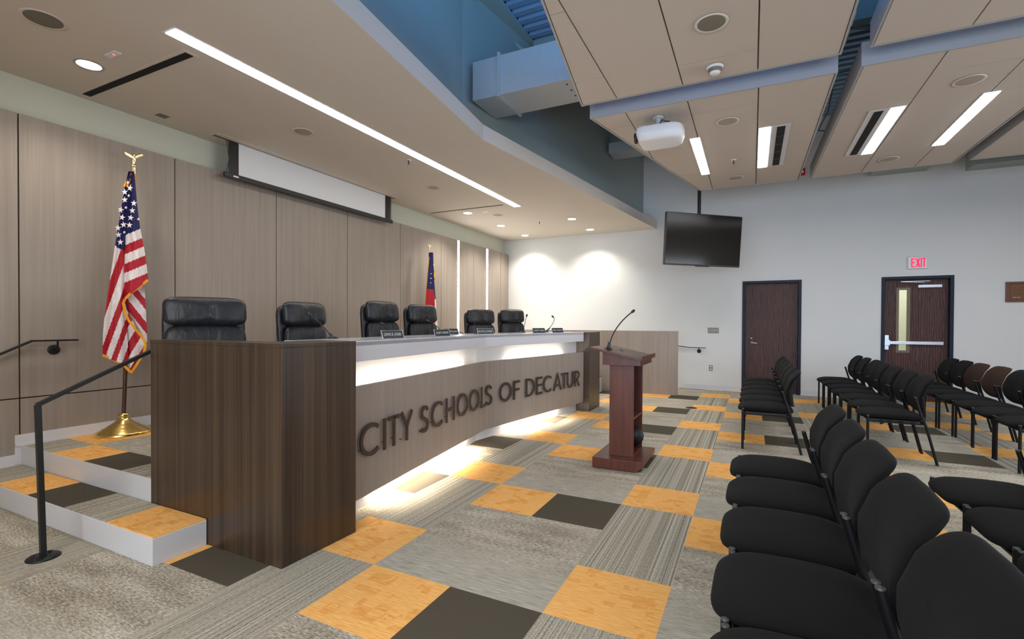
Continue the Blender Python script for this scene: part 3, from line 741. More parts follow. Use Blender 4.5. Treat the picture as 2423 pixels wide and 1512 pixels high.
speaker(-2.455, -0.484, ZS, 'large round ceiling speaker at the top left corner', G2, 0.10)
speaker(-2.464, 1.624, ZS, 'round ceiling speaker above the projection screen', G2, 0.085, mesh='speaker_pale')
speaker(-2.449, 3.962, ZS, 'round ceiling speaker near the far end of the projection screen', G2, 0.085, mesh='speaker_pale')
speaker(-2.437, 5.983, ZS, 'smallest far round speaker among the downlights', G2, 0.085, mesh='speaker_pale')
t = thing('emergency_unit', 'flush white ceiling box with a tiny red indicator', 'ceiling fixture', (-2.53, -0.05, ZS))  # emergency unit: flush box with a red status light
MB().box(-2.60, -2.46, -0.08, -0.03, ZS-0.006, ZS+0.002).build('cover', 'white_plastic', t, bevel=0.002)
MB().lathe([(0, -0.01), (0.007, -0.008), (0.008, -0.006)], (-2.52, -0.055, ZS), 10).build('indicator', 'led_red', t)
t = MB().box(-3.435, -3.345, 0.70, 0.79, ZS-0.004, ZS)
tag(t.build('ceiling_sensor', 'speaker_mesh'), 'small square grey sensor plate in the dais ceiling', 'ceiling fixture')
t = MB().box(-2.56, -2.46, 5.62, 5.67, ZS-0.004, ZS)
tag(t.build('ceiling_plate', 'white_plastic'), 'tiny white plate in the ceiling beside the far slot', 'ceiling fixture')

# vertical wall lights
for y, lab in ((6.32, 'vertical glowing light strip in the panel wall, nearer one'), (7.51, 'vertical glowing light strip in the panel wall, nearer the corner')):
    t = thing('wall_light', lab, 'wall light', (XL, y, 0.42), group='vertical light strips in the panel wall')
    MB().box(XL-0.02, XL-0.002, y-0.034, y+0.034, 0.42, 3.02).build('housing', 'white_satin', t)
    MB().box(XL-0.002, XL+0.002, y-0.030, y+0.030, 0.43, 3.01).build('diffuser', 'light_slot', t)

# projection screen
ps = thing('projection_screen', 'partly lowered motorised projection screen in front of the panels', 'projection screen', (-3.4, 2.75, 2.9))
MB().box(-3.445, -3.31, 1.24, 4.24, ZS-0.004, ZS+0.001, 0).box(-3.425, -3.385, 1.26, 4.22, ZS-0.006, ZS-0.004, 1).build('ceiling_housing', ['ceiling_paint', 'seam'], ps)
MB().box(-3.402, -3.398, 1.54, 3.985, 2.99, ZS-0.004).build('screen_surface', 'screen_fabric', ps)
MB().box(-3.403, -3.397, 1.425, 1.54, 2.99, ZS-0.004).build('side_border', 'black_plastic', ps)
MB().box(-3.403, -3.397, 3.985, 4.11, 2.99, ZS-0.004).build('side_border', 'black_plastic', ps)
MB().box(-3.415, -3.385, 1.37, 4.157, 2.94, 2.995).build('bottom_bar', 'black_plastic', ps, bevel=0.004)
MB().box(-3.384, -3.382, 1.47, 1.53, 2.958, 2.975).build('maker_plate', 'white_plastic', ps)
for y in (1.40, 4.125): MB().tube([(-3.40, y, 2.99), (-3.40, y+(0.03 if y < 2 else -0.0), 3.15), (-3.40, y, ZS)], 0.004, 6).build('tension_cord', 'black_plastic', ps)

# ------------------------------------------------------------------ ducts & cables in the roof recess
dt = thing('air_duct', 'square sheet-metal duct lit blue coming out of the bulkhead', 'duct', (0, 2.9, 3.86))
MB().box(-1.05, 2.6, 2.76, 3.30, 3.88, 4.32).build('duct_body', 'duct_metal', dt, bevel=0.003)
MB().box(-0.72, -0.69, 2.735, 3.325, 3.855, 4.345).build('flange', 'duct_metal', dt)
mb = MB()
for k in range(3): mb.lathe([(0, -0.001), (0.014, -0.001)], (0.06, 2.86+k*0.14, 3.88), 10)
mb.build('bolt_hole', 'black_void', dt)
dt = thing('air_duct', 'small dim duct stub on the bulkhead beyond the projector', 'duct', (0.1, 5.6, 3.9))
MB().box(-0.50, 0.7, 6.6, 7.0, 4.42, 4.6).build('duct_body', 'duct_metal', dt)
dt = thing('air_duct', 'dark duct seen through the gap at the top right', 'duct', (2.6, 1.9, 4.2))
MB().box(2.64, 4.2, 1.6, 2.3, 4.2, ZD).build('duct_body', 'duct_metal', dt)
def cable(pts, label, r=0.006):
    tag(MB().tube(pts, r, 8).build('cable', 'black_plastic'), label, 'cable', 'loose cables in the ceiling gap')
cable([(2.2, 3.45, 3.75), (2.5, 3.5, 3.73), (2.6, 3.45, 3.72), (3.1, 3.4, 3.75)], 'black cable sagging across the ceiling gap')
cable([(2.56, 3.65, 3.73), (2.58, 4.2, 3.66), (2.56, 4.9, 3.70), (2.7, 5.1, 3.74)], 'black cable looping lengthwise in the ceiling gap')
cable([(2.30, 2.74, 3.74), (2.5, 2.78, 3.80), (2.6, 2.76, 3.76), (2.72, 2.74, 3.72)], 'short bunched cable at the crossing of the ceiling gaps', 0.012)

# ------------------------------------------------------------------ projector
pj = thing('projector', 'white ceiling projector with black lens hood on a short pole', 'projector', (0.97, 3.2, 3.2))
def proj_outline(th):
    # rounded box, very round on the +x side
    c_, s_ = math.cos(th), math.sin(th); e = 0.28 if c_ < 0 else 0.55
    return (0.235*math.copysign(abs(c_)**e, c_), 0.205*math.copysign(abs(s_)**(0.28 if c_ < 0 else 0.6), s_))
def pdef(p):
    k = 1-0.12*(p[2] < 0)*(-p[2]/0.07)**2
    return (0.965+p[0]*k, 3.295+p[1]*k, 3.325+p[2])
MB().pad(proj_outline, 0.078, 12, 64, power=9, deform=pdef).build('body', 'white_plastic', pj)
MB().tube([(0.735, 3.19, 3.31), (0.712, 3.19, 3.31)], 0.055, 24).build('lens_hood', 'black_plastic', pj)
pm = MB().tube([(0.95, 3.20, 3.40), (0.95, 3.20, 3.495)], 0.024, 16).lathe([(0, 0.0), (0.055, 0.0), (0.06, -0.008), (0.02, -0.02)], (0.95, 3.20, 3.50), 28)
pm.box(0.86, 1.06, 3.14, 3.26, 3.393, 3.405).box(0.80, 0.84, 3.13, 3.17, 3.38, 3.41)
pm.build('mount', 'duct_metal', pj)
MB().tube([(0.98, 3.12, 3.40), (1.01, 3.10, 3.425), (1.04, 3.11, 3.41), (1.08, 3.12, 3.405)], 0.006, 8).build('power_cable', 'black_plastic', pj)
mb = MB()
for k in range(6): mb.box(0.985, 1.045-0.01*(k % 2), 3.0995, 3.1005, 3.375-k*0.010, 3.380-k*0.010)
mb.build('label_text', 'speaker_mesh', pj)
MB().box(1.05, 1.09, 3.24, 3.26, 3.2540, 3.2560).build('foot_socket', 'black_plastic', pj)

# ------------------------------------------------------------------ television
tv = thing('television', 'black flat television hanging on a ceiling pole', 'television', (1.13, 6.59, 2.733))
yaw, tilt, roll = 0.722, 0.075, -0.006
r = Vector((math.cos(yaw), math.sin(yaw), 0)); nn = Vector((math.sin(yaw), -math.cos(yaw), 0)); up = Vector((0, 0, 1))*math.cos(tilt)+nn*math.sin(tilt)
n3 = r.cross(up).normalized()
TM = Matrix((r, up, n3)).transposed(); TC = Vector((1.13, 6.59, 2.733))
def tvbox(name, a0, a1, b0, b1, c0, c1, mat, bev=0.0):
    mb = MB(); mb.add([TC+TM @ Vector((a, b_, c_)) for c_ in (c0, c1) for b_ in (b0, b1) for a in (a0, a1)], [(0,2,3,1), (4,5,7,6), (0,1,5,4), (2,6,7,3), (0,4,6,2), (1,3,7,5)])
    return mb.build(name, mat, tv, bevel=bev)
W2, H2 = 0.7285, 0.427
bz = tvbox('bezel', -W2, W2, -H2, H2, -0.055, 0.0, 'black_plastic', 0.006)
tvbox('screen', -W2+0.012, W2-0.012, -H2+0.025, H2-0.012, 0.0, 0.0015, 'tv_glass')
tvbox('rear_housing', -0.45, 0.45, -0.30, 0.28, -0.10, -0.055, 'black_plastic', 0.01)
tvbox('sensor_bar', -0.12, 0.12, -H2-0.012, -H2, -0.04, -0.005, 'black_plastic')
pc = TC-n3*0.14
MB().tube([(pc.x, pc.y, 2.95), (pc.x, pc.y, ZD)], 0.028, 16).box(pc.x-0.05, pc.x+0.05, pc.y-0.05, pc.y+0.05, 2.6, 2.97).build('ceiling_pole', 'black_metal', tv)
tvbox('wall_bracket', -0.2, 0.2, -0.12, 0.12, -0.15, -0.10, 'black_metal')

# ------------------------------------------------------------------ lectern
lc = thing('lectern', 'reddish mahogany lectern on a plinth with open shelf side', 'lectern', (0.77, 2.6, 0))
MB().add([(0.536, 2.294, 0.005), (0.93, 2.294, 0.005), (0.996, 2.294, 0.05), (0.996, 2.294, 0.099), (0.536, 2.294, 0.099),
          (0.536, 2.90, 0.005), (0.93, 2.90, 0.005), (0.996, 2.90, 0.05), (0.996, 2.90, 0.099), (0.536, 2.90, 0.099)],
         [(0, 1, 2, 3, 4), (5, 9, 8, 7, 6), (0, 5, 6, 1), (1, 6, 7, 2), (2, 7, 8, 3), (3, 8, 9, 4), (4, 9, 5, 0)]).build('plinth', 'mahogany', lc, bevel=0.003)
for y in (2.36, 2.82): MB().tube([(0.955, y-0.015, 0.025), (0.955, y+0.015, 0.025)], 0.025, 16).build('caster', 'rubber', lc)
cb = MB().box(0.656, 0.882, 2.44, 2.46, 0.099, 0.95).box(0.656, 0.882, 2.83, 2.85, 0.099, 0.95).box(0.656, 0.676, 2.46, 2.83, 0.099, 0.95).box(0.676, 0.88, 2.46, 2.83, 0.099, 0.112)
cb.build('column', 'mahogany', lc, bevel=0.002)
MB().box(0.676, 0.878, 2.46, 2.83, 0.44, 0.458).build('shelf', 'mahogany', lc)
MB().add([(0.618, 2.33, 0.952), (0.965, 2.33, 0.952), (0.965, 2.33, 1.00), (0.618, 2.33, 1.092), (0.618, 2.86, 0.952), (0.965, 2.86, 0.952), (0.965, 2.86, 1.00), (0.618, 2.86, 1.092)],
         [(0, 1, 2, 3), (4, 7, 6, 5), (0, 4, 5, 1), (1, 5, 6, 2), (2, 6, 7, 3), (3, 7, 4, 0)]).build('head_box', 'mahogany', lc, bevel=0.002)
sl = (1.003-1.098)/(0.975-0.526)
tp = MB().add([(0.515, 2.27, 1.118), (0.515, 2.92, 1.118), (0.985, 2.92, 1.118+sl*0.47), (0.985, 2.27, 1.118+sl*0.47),
          (0.515, 2.27, 1.097), (0.515, 2.92, 1.097), (0.985, 2.92, 1.097+sl*0.47), (0.985, 2.27, 1.097+sl*0.47)],
         [(0, 1, 2, 3), (4, 7, 6, 5), (0, 3, 7, 4), (1, 5, 6, 2), (0, 4, 5, 1), (2, 6, 7, 3)])
tp.box(0.975, 0.99, 2.27, 2.92, 1.0, 1.042)
tp.build('reading_top', 'mahogany', lc, bevel=0.002)
sz = lambda x: 1.118+sl*(x-0.515)
MB().lathe([(0, 0.003), (0.022, 0.003), (0.024, 0)], (0.72, 2.62, sz(0.72)), 20).build('grommet', 'black_plastic', lc)
MB().lathe([(0, 0), (0.10, 0.0), (0.10, -0.012), (0.06, -0.014), (0.06, -0.03), (0.1, -0.032), (0.10, -0.044), (0, -0.044)], (0.80, 2.835, 0.215), 32, axis='Y').build('cable_reel', 'black_plastic', lc)
def gooseneck(name, label, base, tip, mid, r=0.005, grp=None, scale=1.0):
    t = thing(name, label, 'microphone', base, group=grp)
    B = Vector(base); T = Vector(tip); Mi = Vector(mid)
    MB().lathe([(0, 0.018), (0.018, 0.017), (0.038, 0.010), (0.040, 0.0), (0, 0)], base, 24).build('base', 'black_plastic', t)
    C1 = B+Vector((0, 0, 0.07))*scale
    pts = [B+Vector((0, 0, 0.012)), B+(Mi-B)*0.22]
    MB().tube([B+Vector((0, 0, 0.01)), B+(Mi-B)*0.33], [0.011*scale, 0.008*scale], 12).build('stem_grip', 'black_plastic', t)
    P = []
    for k in range(13):
        u_ = k/12; P.append(B*(1-u_)**2+Mi*2*u_*(1-u_)+T*u_**2)
    MB().tube(P, r, 8).build('gooseneck', 'black_metal', t)
    d_ = (T-P[-2]).normalized()
    MB().tube([T-d_*0.012, T-d_*0.004, T+d_*0.02, T+d_*0.03], [0.006, 0.0125, 0.013, 0.007], 12).build('mic_head', 'black_plastic', t)
lm = Vector((0.641, 2.45, sz(0.641)))
gooseneck('lectern_microphone', 'black gooseneck microphone on the lectern top', tuple(lm), (0.839, 2.551, 1.444), (0.665, 2.464, 1.295), 0.006, scale=1.6)

# ------------------------------------------------------------------ dais microphones and name plates
ZT = 1.205
mics = [((-1.05, 0.70), (-1.211, 0.624, 1.387), (-1.126, 0.665, 1.322), 'on the dais in front of the second leather chair'),
        ((-1.05, 1.45), (-1.162, 1.397, 1.313), (-1.099, 1.427, 1.267), 'on the dais in front of the third leather chair'),
        ((-1.08, 2.26), (-1.236, 2.186, 1.349), (-1.147, 2.229, 1.305), 'on the dais in front of the fourth leather chair'),
        ((-1.12, 2.98), (-1.197, 2.945, 1.396), (-1.115, 2.984, 1.345), 'on the dais in front of the fifth leather chair'),
        ((-1.05, 4.15), (-1.004, 4.175, 1.436), (-1.03, 4.161, 1.317), 'on the dais right of the sixth leather chair, leaning right'),
        ((-0.92, 4.70), (-0.827, 4.748, 1.432), (-0.77, 4.775, 1.395), 'farthest along the dais near the walnut end')]
for (x, y), tp_, md, lab in mics:
    gooseneck('desk_microphone', 'black gooseneck microphone '+lab, (x, y, ZT+0.001), tp_, md, 0.004, 'gooseneck microphones along the dais')
def text_mesh(txt, size):
    c_ = bpy.data.curves.new('txt', 'FONT'); c_.body = txt; c_.size = size; c_.align_x = 'CENTER'; c_.align_y = 'CENTER'; c_.resolution_u = 2
    o = bpy.data.objects.new('txt', c_); COL.objects.link(o)
    dg = bpy.context.evaluated_depsgraph_get(); me = bpy.data.meshes.new_from_object(o.evaluated_get(dg))
    bpy.data.objects.remove(o); return me
def nameplate(x, y, ang, txt, lab, w_=0.255):
    t = thing('name_plate', lab, 'name plate', (x, y, ZT+0.001), ang, group='name plates along the dais')
    # local: +x is the reading side
    lean = 0.02
    mb = MB().add([(-0.025, -w_/2, 0.002), (-0.025, w_/2, 0.002), (-0.045, w_/2, 0.062), (-0.045, -w_/2, 0.062),
                   (-0.028, -w_/2, 0.002), (-0.028, w_/2, 0.002), (-0.048, w_/2, 0.062), (-0.048, -w_/2, 0.062)],
                  [(0, 1, 2, 3), (4, 7, 6, 5), (0, 3, 7, 4), (1, 5, 6, 2), (3, 2, 6, 7), (0, 4, 5, 1)])
    pl = mb.build('plate', 'black_plastic', t, world=False)
    f = MB().box(-0.05, 0.0, -w_/2, w_/2, 0, 0.003)
    for a in (-w_/2-0.003, w_/2):
        f.add([(-0.022, a, 0), (-0.030, a, 0), (-0.050, a, 0.065), (-0.042, a, 0.065), (-0.022, a+0.003, 0), (-0.030, a+0.003, 0), (-0.050, a+0.003, 0.065), (-0.042, a+0.003, 0.065)],
              [(0, 1, 2, 3), (4, 7, 6, 5), (0, 3, 7, 4), (1, 5, 6, 2), (2, 6, 7, 3)])
    f.box(-0.05, -0.044, -w_/2, w_/2, 0.062, 0.065)
    f.build('metal_holder', 'aluminium', t, world=False)
    me = text_mesh(txt, 0.030); me.materials.append(M['white_plastic'])
    mw = max(v.co.x for v in me.vertices)-min(v.co.x for v in me.vertices); k = min(1, (w_-0.03)/mw)
    for v in me.vertices:
        a, b_ = v.co.x*k, v.co.y; zz = 0.032+b_
        v.co = (-0.0345-(zz-0.032)/3+0.0012, a, zz)
    o = bpy.data.objects.new('lettering', me); COL.objects.link(o); o.parent = pl
a1 = math.atan2(n1.y, n1.x); a2 = math.atan2(n2.y, n2.x)
plates = [(0.94, 0.045, 'LEWIS B. JONES', 1, 'black name plate at the near end of the white counter'),
          (1.79, 0.05, 'JULIE P. RHAME', 1, 'black name plate in front of the fourth leather chair'),
          (2.52, 0.30, 'ANNETTE J. BLACK', 1, 'black name plate half hidden behind the fifth leather chair'),
          (2.78, 0.05, 'DR. PHYLLIS A. EDWARDS', 2, 'black name plate right where the counter bends'),
          (3.93, 0.06, 'GARRETT GOEBEL', 2, 'second to last black name plate toward the far end'),
          (4.42, 0.06, 'MARC WISNIEWSKI', 2, 'last black name plate near the walnut end')]
for Y, back, txt, seg, lab in plates:
    if seg == 1: P = K1+d1*((Y-K1.y)/d1.y)-n1*back; a = a1
    else: P = K2+d2*((Y-K2.y)/d2.y)-n2*back; a = a2
    nameplate(P.x, P.y, a-0.12, txt, lab, 0.25)
tag(MB().tube([(-1.20, 2.35, ZT+0.006), (-1.23, 2.5, ZT+0.04), (-1.25, 2.7, ZT+0.03), (-1.22, 2.85, ZT+0.006)], 0.005, 8).build('cable', 'black_plastic'), 'thin black cable arching on the counter behind a microphone', 'cable')

# ------------------------------------------------------------------ executive chairs
def rrect(a, b_, r):
    def f(th):
        c_, s_ = math.cos(th), math.sin(th); e = r
        return (a*math.copysign(abs(c_)**e, c_), b_*math.copysign(abs(s_)**e, s_))
    return f
def make_exec(label, loc, ang, zs, ws):
    t = thing('executive_chair', label, 'office chair', loc, ang, group='leather chairs behind the dais')
    # back cushions live in the (y, z) plane; local c axis -> x
    def lean(z): return -0.30-0.10*(z-0.5)+0.02*math.sin((z-0.5)*3)
    def hd(p):
        y_, z_, c_ = p; crease = 1-0.25*math.exp(-(y_/0.012)**2)-0.05*math.exp(-(y_/0.05)**2)
        z = 1.135+z_; return (lean(z)+0.075+(c_*crease if c_ > 0 else c_*0.6), y_, z)
    MB().pad(rrect(0.262, 0.118, 0.42), 0.07, 8, 56, power=2.6, deform=hd).build('headrest', 'leather', t, world=False)
    def bd(p):
        y_, z_, c_ = p; z = 0.76+z_
        dim = 0.35*math.exp(-((y_/0.06)**2+((z-0.86)/0.05)**2))+0.12*math.exp(-(y_/0.014)**2)
        return (lean(z)+0.068+(c_*(1-dim) if c_ > 0 else c_*0.6), y_, z)
    MB().pad(rrect(0.258, 0.268, 0.34), 0.06, 9, 56, power=3.2, deform=bd).build('back_cushion', 'leather', t, world=False)
    def sd_(p):
        y_, z_, c_ = p; z = 0.83+z_; return (lean(z)-0.005+c_, y_, z)
    MB().pad(rrect(0.262, 0.385, 0.25), 0.035, 7, 56, power=4, deform=sd_).build('back_shell', 'leather', t, world=False)
    MB().pad(rrect(0.26, 0.27, 0.35), 0.06, 8, 48, power=3.2, deform=lambda p: (0.0+p[0], p[1], 0.50+p[2])).build('seat', 'leather', t, world=False)
    for s_ in (-1, 1):
        MB().tube([(0.02, s_*0.30, 0.44), (0.10, s_*0.315, 0.56), (0.10, s_*0.315, 0.66), (-0.22, s_*0.31, 0.68), (-0.27, s_*0.28, 0.60)], 0.018, 10).build('armrest', 'black_plastic', t, world=False)
    MB().tube([(0, 0, 0.12), (0, 0, 0.30)], 0.03, 14).tube([(0, 0, 0.29), (0, 0, 0.45)], 0.016, 12).box(-0.12, 0.12, -0.1, 0.1, 0.42, 0.445).build('pedestal', 'black_metal', t, world=False)
    mb = MB()
    for k in range(5):
        a = 2*PI*k/5; mb.bar((0, 0, 0.12), (0.30*math.cos(a), 0.30*math.sin(a), 0.075), 0.04, 0.03)
    mb.build('star_base', 'black_metal', t, world=False)
    for k in range(5):
        a = 2*PI*k/5; c_, s_ = 0.30*math.cos(a), 0.30*math.sin(a)
        MB().tube([(c_-0.02*math.sin(a), s_+0.02*math.cos(a), 0.03), (c_+0.02*math.sin(a), s_-0.02*math.cos(a), 0.03)], 0.03, 14).tube([(c_, s_, 0.03), (c_, s_, 0.08)], 0.008, 8).build('caster', 'rubber', t, world=False)
    t.scale = (1, ws, zs)
    return t
ch = [(0.256, -25, 1.22, 1.08, 'black leather executive chair nearest the walnut cabinet, largest in view'),
      (1.17, 7, 1.215, 1.0, 'second black leather executive chair, between the flag side and the counter'),
      (2.225, 1, 1.271, 1.0, 'third black leather executive chair, behind the nearest name plate'),
      (2.968, -3, 1.261, 1.0, 'fourth black leather executive chair, in front of the far flag'),
      (4.44, -21, 1.246, 1.0, 'fifth black leather executive chair, right of the first light strip'),
      (5.525, -24, 1.279, 1.0, 'sixth black leather executive chair, farthest along the dais')]
ex0 = None
for y, th, hh, ws, lab in ch:
    a = math.radians(th); loc = (-1.9+0.27*math.cos(a), y+0.27*math.sin(a), 0.307)
    if y == 0.256: loc = (-2.02+0.27*math.cos(a), 0.33+0.27*math.sin(a), 0.307)
    if ex0 is None: ex0 = make_exec(lab, loc, a, hh/1.255, ws)
    else:
        o = dup(ex0, loc, a, lab); o.scale = (1, ws, hh/1.255)

# ------------------------------------------------------------------ audience chairs
def make_chair():
    t = thing('stacking_chair', '', 'chair', (0, 0, 0))
    # local: chair faces -x; front leg line x=0, rear foot x=0.545; width along y
    def so(th):
        c_, s_ = math.cos(th), math.sin(th)
        a = 0.268*math.copysign(abs(c_)**0.48, c_); b_ = 0.256*math.copysign(abs(s_)**0.45, s_)
        b_ *= 1-0.10*max(0, c_)-0.06*max(0, -c_)**2
        return a, b_
    def sdef(p):
        x, y_, c_ = p
        z = 0.432+c_+0.012*math.cos(x/0.27*1.4)-0.02*max(0, (x-0.1)/0.17)**2-0.018*max(0, (-x-0.14)/0.13)**2-0.010*(abs(y_)/0.26)**2.5
        return (0.215+x, y_, z)
    MB().pad(so, 0.034, 9, 56, power=2.8, deform=sdef).build('seat', 'black_fabric', t, world=False)
    MB().box(0.02, 0.42, -0.215, 0.215, 0.388, 0.402).build('seat_pan', 'black_plastic', t, world=False, bevel=0.01)
    prof = [(0.44, 0.425), (0.50, 0.405), (0.56, 0.392), (0.64, 0.387), (0.70, 0.402), (0.76, 0.435), (0.80, 0.470), (0.85, 0.520)]
    def px_(z):
        z = min(max(z, 0.44), 0.85)
        for (za, xa), (zb, xb) in zip(prof[:-1], prof[1:]):
            if z <= zb: u_ = (z-za)/(zb-za); return xa+(xb-xa)*u_
    def bo(th):
        c_, s_ = math.cos(th), math.sin(th)    # c: across (y), s: up (z)
        b_ = 0.190*math.copysign(abs(s_)**(0.26 if s_ > 0 else 0.5), s_)
        a = 0.252*math.copysign(abs(c_)**(0.26 if s_ > 0 else 0.42), c_)
        a *= (1-0.04*max(0, s_)**2-0.16*max(0, -s_)**2)
        return a, b_
    def bdef(p):
        y_, zz, c_ = p; z = 0.655+zz
        z += -0.012*(y_/0.26)**2*(zz > 0)
        wr = 0.030*min(1, max(0, (0.84-z)/0.18))-0.006*(z > 0.80)
        x = px_(z)+wr*(1-(y_/0.25)**2)+0.028
        return (x-c_, y_, z)
    MB().pad(bo, 0.030, 9, 56, power=3.0, deform=bdef).build('backrest', 'black_fabric', t, world=False)
    for s_ in (-1, 1):
        l = MB().tube([(0, s_*0.243, 0), (0, s_*0.243, 0.432)], 0.0125, 12).build('front_leg', 'chair_metal', t, world=False)
        MB().lathe([(0, 0.437), (0.0125, 0.435), (0.0128, 0.430)], (0, s_*0.243, 0), 14).build('cap', 'steel_dull', l, world=False)
        MB().lathe([(0, 0), (0.0135, 0), (0.0135, 0.012), (0, 0.012)], (0, s_*0.243, 0), 14).build('foot', 'rubber', l, world=False)
        l = MB().tube([(0.545, s_*0.243, 0), (0.460, s_*0.243, 0.35), (0.415, s_*0.243, 0.48), (0.372, s_*0.243, 0.635)], 0.0125, 12).build('rear_leg', 'chair_metal', t, world=False)
        MB().lathe([(0, 0.641), (0.0125, 0.639), (0.0128, 0.633)], (0.372, s_*0.243, 0), 14).build('cap', 'steel_dull', l, world=False)
        MB().lathe([(0, 0), (0.0135, 0), (0.0135, 0.012), (0, 0.012)], (0.545, s_*0.243, 0), 14).build('foot', 'rubber', l, world=False)
    MB().tube([(0.01, -0.245, 0.385), (0.01, 0.245, 0.385)], 0.010, 8).tube([(0.44, -0.245, 0.385), (0.44, 0.245, 0.385)], 0.010, 8).tube([(0.0, -0.235, 0.38), (0.45, -0.235, 0.38)], 0.01, 8).tube([(0.0, 0.235, 0.38), (0.45, 0.235, 0.38)], 0.01, 8).build('seat_frame', 'chair_metal', t, world=False)
    return t
mk('steel_dull', (0.06, 0.065, 0.07, 1), 0.5, metal=0.3)
ordn = ['nearest', 'second', 'third', 'fourth', 'fifth', 'sixth', 'seventh']
chairs = []
def row(x, y0, step, n, grp, where, dx=None, drop=()):
    for k in range(n):
        if k in drop: continue
        chairs.append(((x+(dx[k] if dx else 0), y0+step*(k+0.5), 0), grp, 'black fabric armless chair, %s' % where[k]))
def names(n, what):
    out = []
    for k in range(n):
        if k == 0: out.append('nearest the viewer in '+what)
        elif k == n-1: out.append('at the far end of '+what)
        else: out.append('%s from near end of %s' % (ordn[k], what))
    return out
row(1.79, -0.985, 0.52, 5, 'chairs in the close front row', names(5, 'the close foreground row'))
row(1.777, 3.66, 0.53, 6, 'chairs in the front row by the first door', names(6, 'the row before the first door'))
row(2.82, 0.05, 0.52, 3, 'chairs in the second row at the right edge', names(3, 'the row cut by the right edge'))
row(2.905, 3.80, 0.553, 7, 'chairs in the second row toward the exit door', names(7, 'the long middle row'), [0, 0.01, 0.0, -0.01, 0.015, 0, -0.01])
row(4.035, 3.83, 0.54, 7, 'chairs in the third row at the right', names(7, 'the rear right row'), [0, 0, 0.01, 0, -0.01, 0.0, 0.01])
base_chair = make_chair(); first = True
for loc, grp, lab in chairs:
    if first:
        o = base_chair; o.location = loc; o['label'] = lab; o['group'] = grp; first = False
    else: o = dup(base_chair, loc, 0, lab, grp)
    o.rotation_euler = (0, 0, random.uniform(-0.012, 0.012))
    if grp.startswith('chairs in the third') and 3.8 < loc[1]-0 and (5.4 < loc[1] < 6.5):
        for c_ in o.children:
            if c_.name.startswith('backrest'):
                c_.data = c_.data.copy(); c_.data.materials[0] = M['brown_fabric']; c_['label'] = 'brown fabric backrest'
        o['label'] = lab.replace('black fabric armless chair', 'brown-backed chair')

# floor box
fb = thing('floor_box', 'round black floor outlet cover flush in the carpet', 'floor outlet', (1.0, 6.13, 0))
MB().lathe([(0, 0.006), (0.08, 0.006), (0.09, 0.0)], (1.0, 6.13, 0), 32).build('cover', 'black_plastic', fb)
MB().box(0.96, 1.04, 6.10, 6.16, 0.006, 0.008).build('flap', 'rubber', fb)

# ------------------------------------------------------------------ flags
def star(mb, place, cx, cy, r, mi, rot=0):
    vs = [place(cx, cy)]
    for k in range(10):
        a = PI/2+k*PI/5+rot; q = r if k % 2 == 0 else r*0.40
        vs.append(place(cx+q*math.cos(a), cy-q*math.sin(a)))
    mb.add(vs, [(0, 1+k, 1+(k+1) % 10) for k in range(10)], mi)
fl = thing('american_flag', 'furled American flag with gold fringe on a brass-footed pole', 'flag', (-3.30, 0.36, 0.307))
lean = Vector((0, 0.075, 0)) # lean over the full pole height
FB = Vector((-3.30, 0.365, 0.307))
MB().lathe([(0.205, 0.0), (0.207, 0.02), (0.195, 0.026), (0.19, 0.034), (0.165, 0.045), (0.16, 0.052), (0.125, 0.068), (0.12, 0.074), (0.085, 0.095), (0.08, 0.10), (0.055, 0.122), (0.04, 0.14), (0.036, 0.15), (0.040, 0.158), (0.038, 0.185), (0.0, 0.185)], FB, 48).build('base', 'brass', fl)
MB().tube([FB+Vector((0, 0, 0.15)), FB+Vector((0, 0.083, 2.37))], 0.016, 14).build('pole', 'pole_wood', fl)
topf = FB+Vector((0, 0.085, 2.355))
MB().tube([topf, topf+Vector((0, 0, 0.10))], 0.020, 16).lathe([(0.0, 0.0), (0.02, 0.0), (0.026, 0.012), (0.02, 0.03), (0.0, 0.035)], topf+Vector((0, 0, 0.09)), 16).build('ferrule', 'gold_satin', fl)
eg = MB(); ec = topf+Vector((0, 0, 0.14))
eg.tube([ec+Vector((0, 0, -0.02)), ec+Vector((0, 0.003, 0.02)), ec+Vector((0, 0.004, 0.05)), ec+Vector((0.006, 0.008, 0.072))], [0.012, 0.022, 0.016, 0.008], 12)
for s_ in (-1, 1):
    def wing(p, s_=s_):
        a, b_, c_ = p
        return ec+Vector((0.01+c_, s_*(0.036+a), 0.040+b_+(a+0.036)*(0.75 if s_ > 0 else 0.35)-2.5*a*a))
    eg.pad(rrect(0.040, 0.022, 0.8), 0.006, 5, 20, power=2, deform=wing)
eg.build('eagle_finial', 'gold_satin', fl)
# cord and tassel
tc = topf+Vector((0.052, -0.036, 0.0)); cd = MB()
for k in range(9):
    a = 2*PI*k/9; cd.tube([tc+Vector((0, 0, 0.02)), tc+Vector((0.022*math.cos(a), 0.03*math.sin(a)-0.005, -0.04)), tc+Vector((0.03*math.cos(a), 0.040*math.sin(a)-0.025, -0.12))], 0.008, 6)
cd.lathe([(0.03, 0.02), (0.035, 0.0), (0.03, -0.02)], tc, 12)
cd.build('cord_tassel', 'flag_fringe', fl)

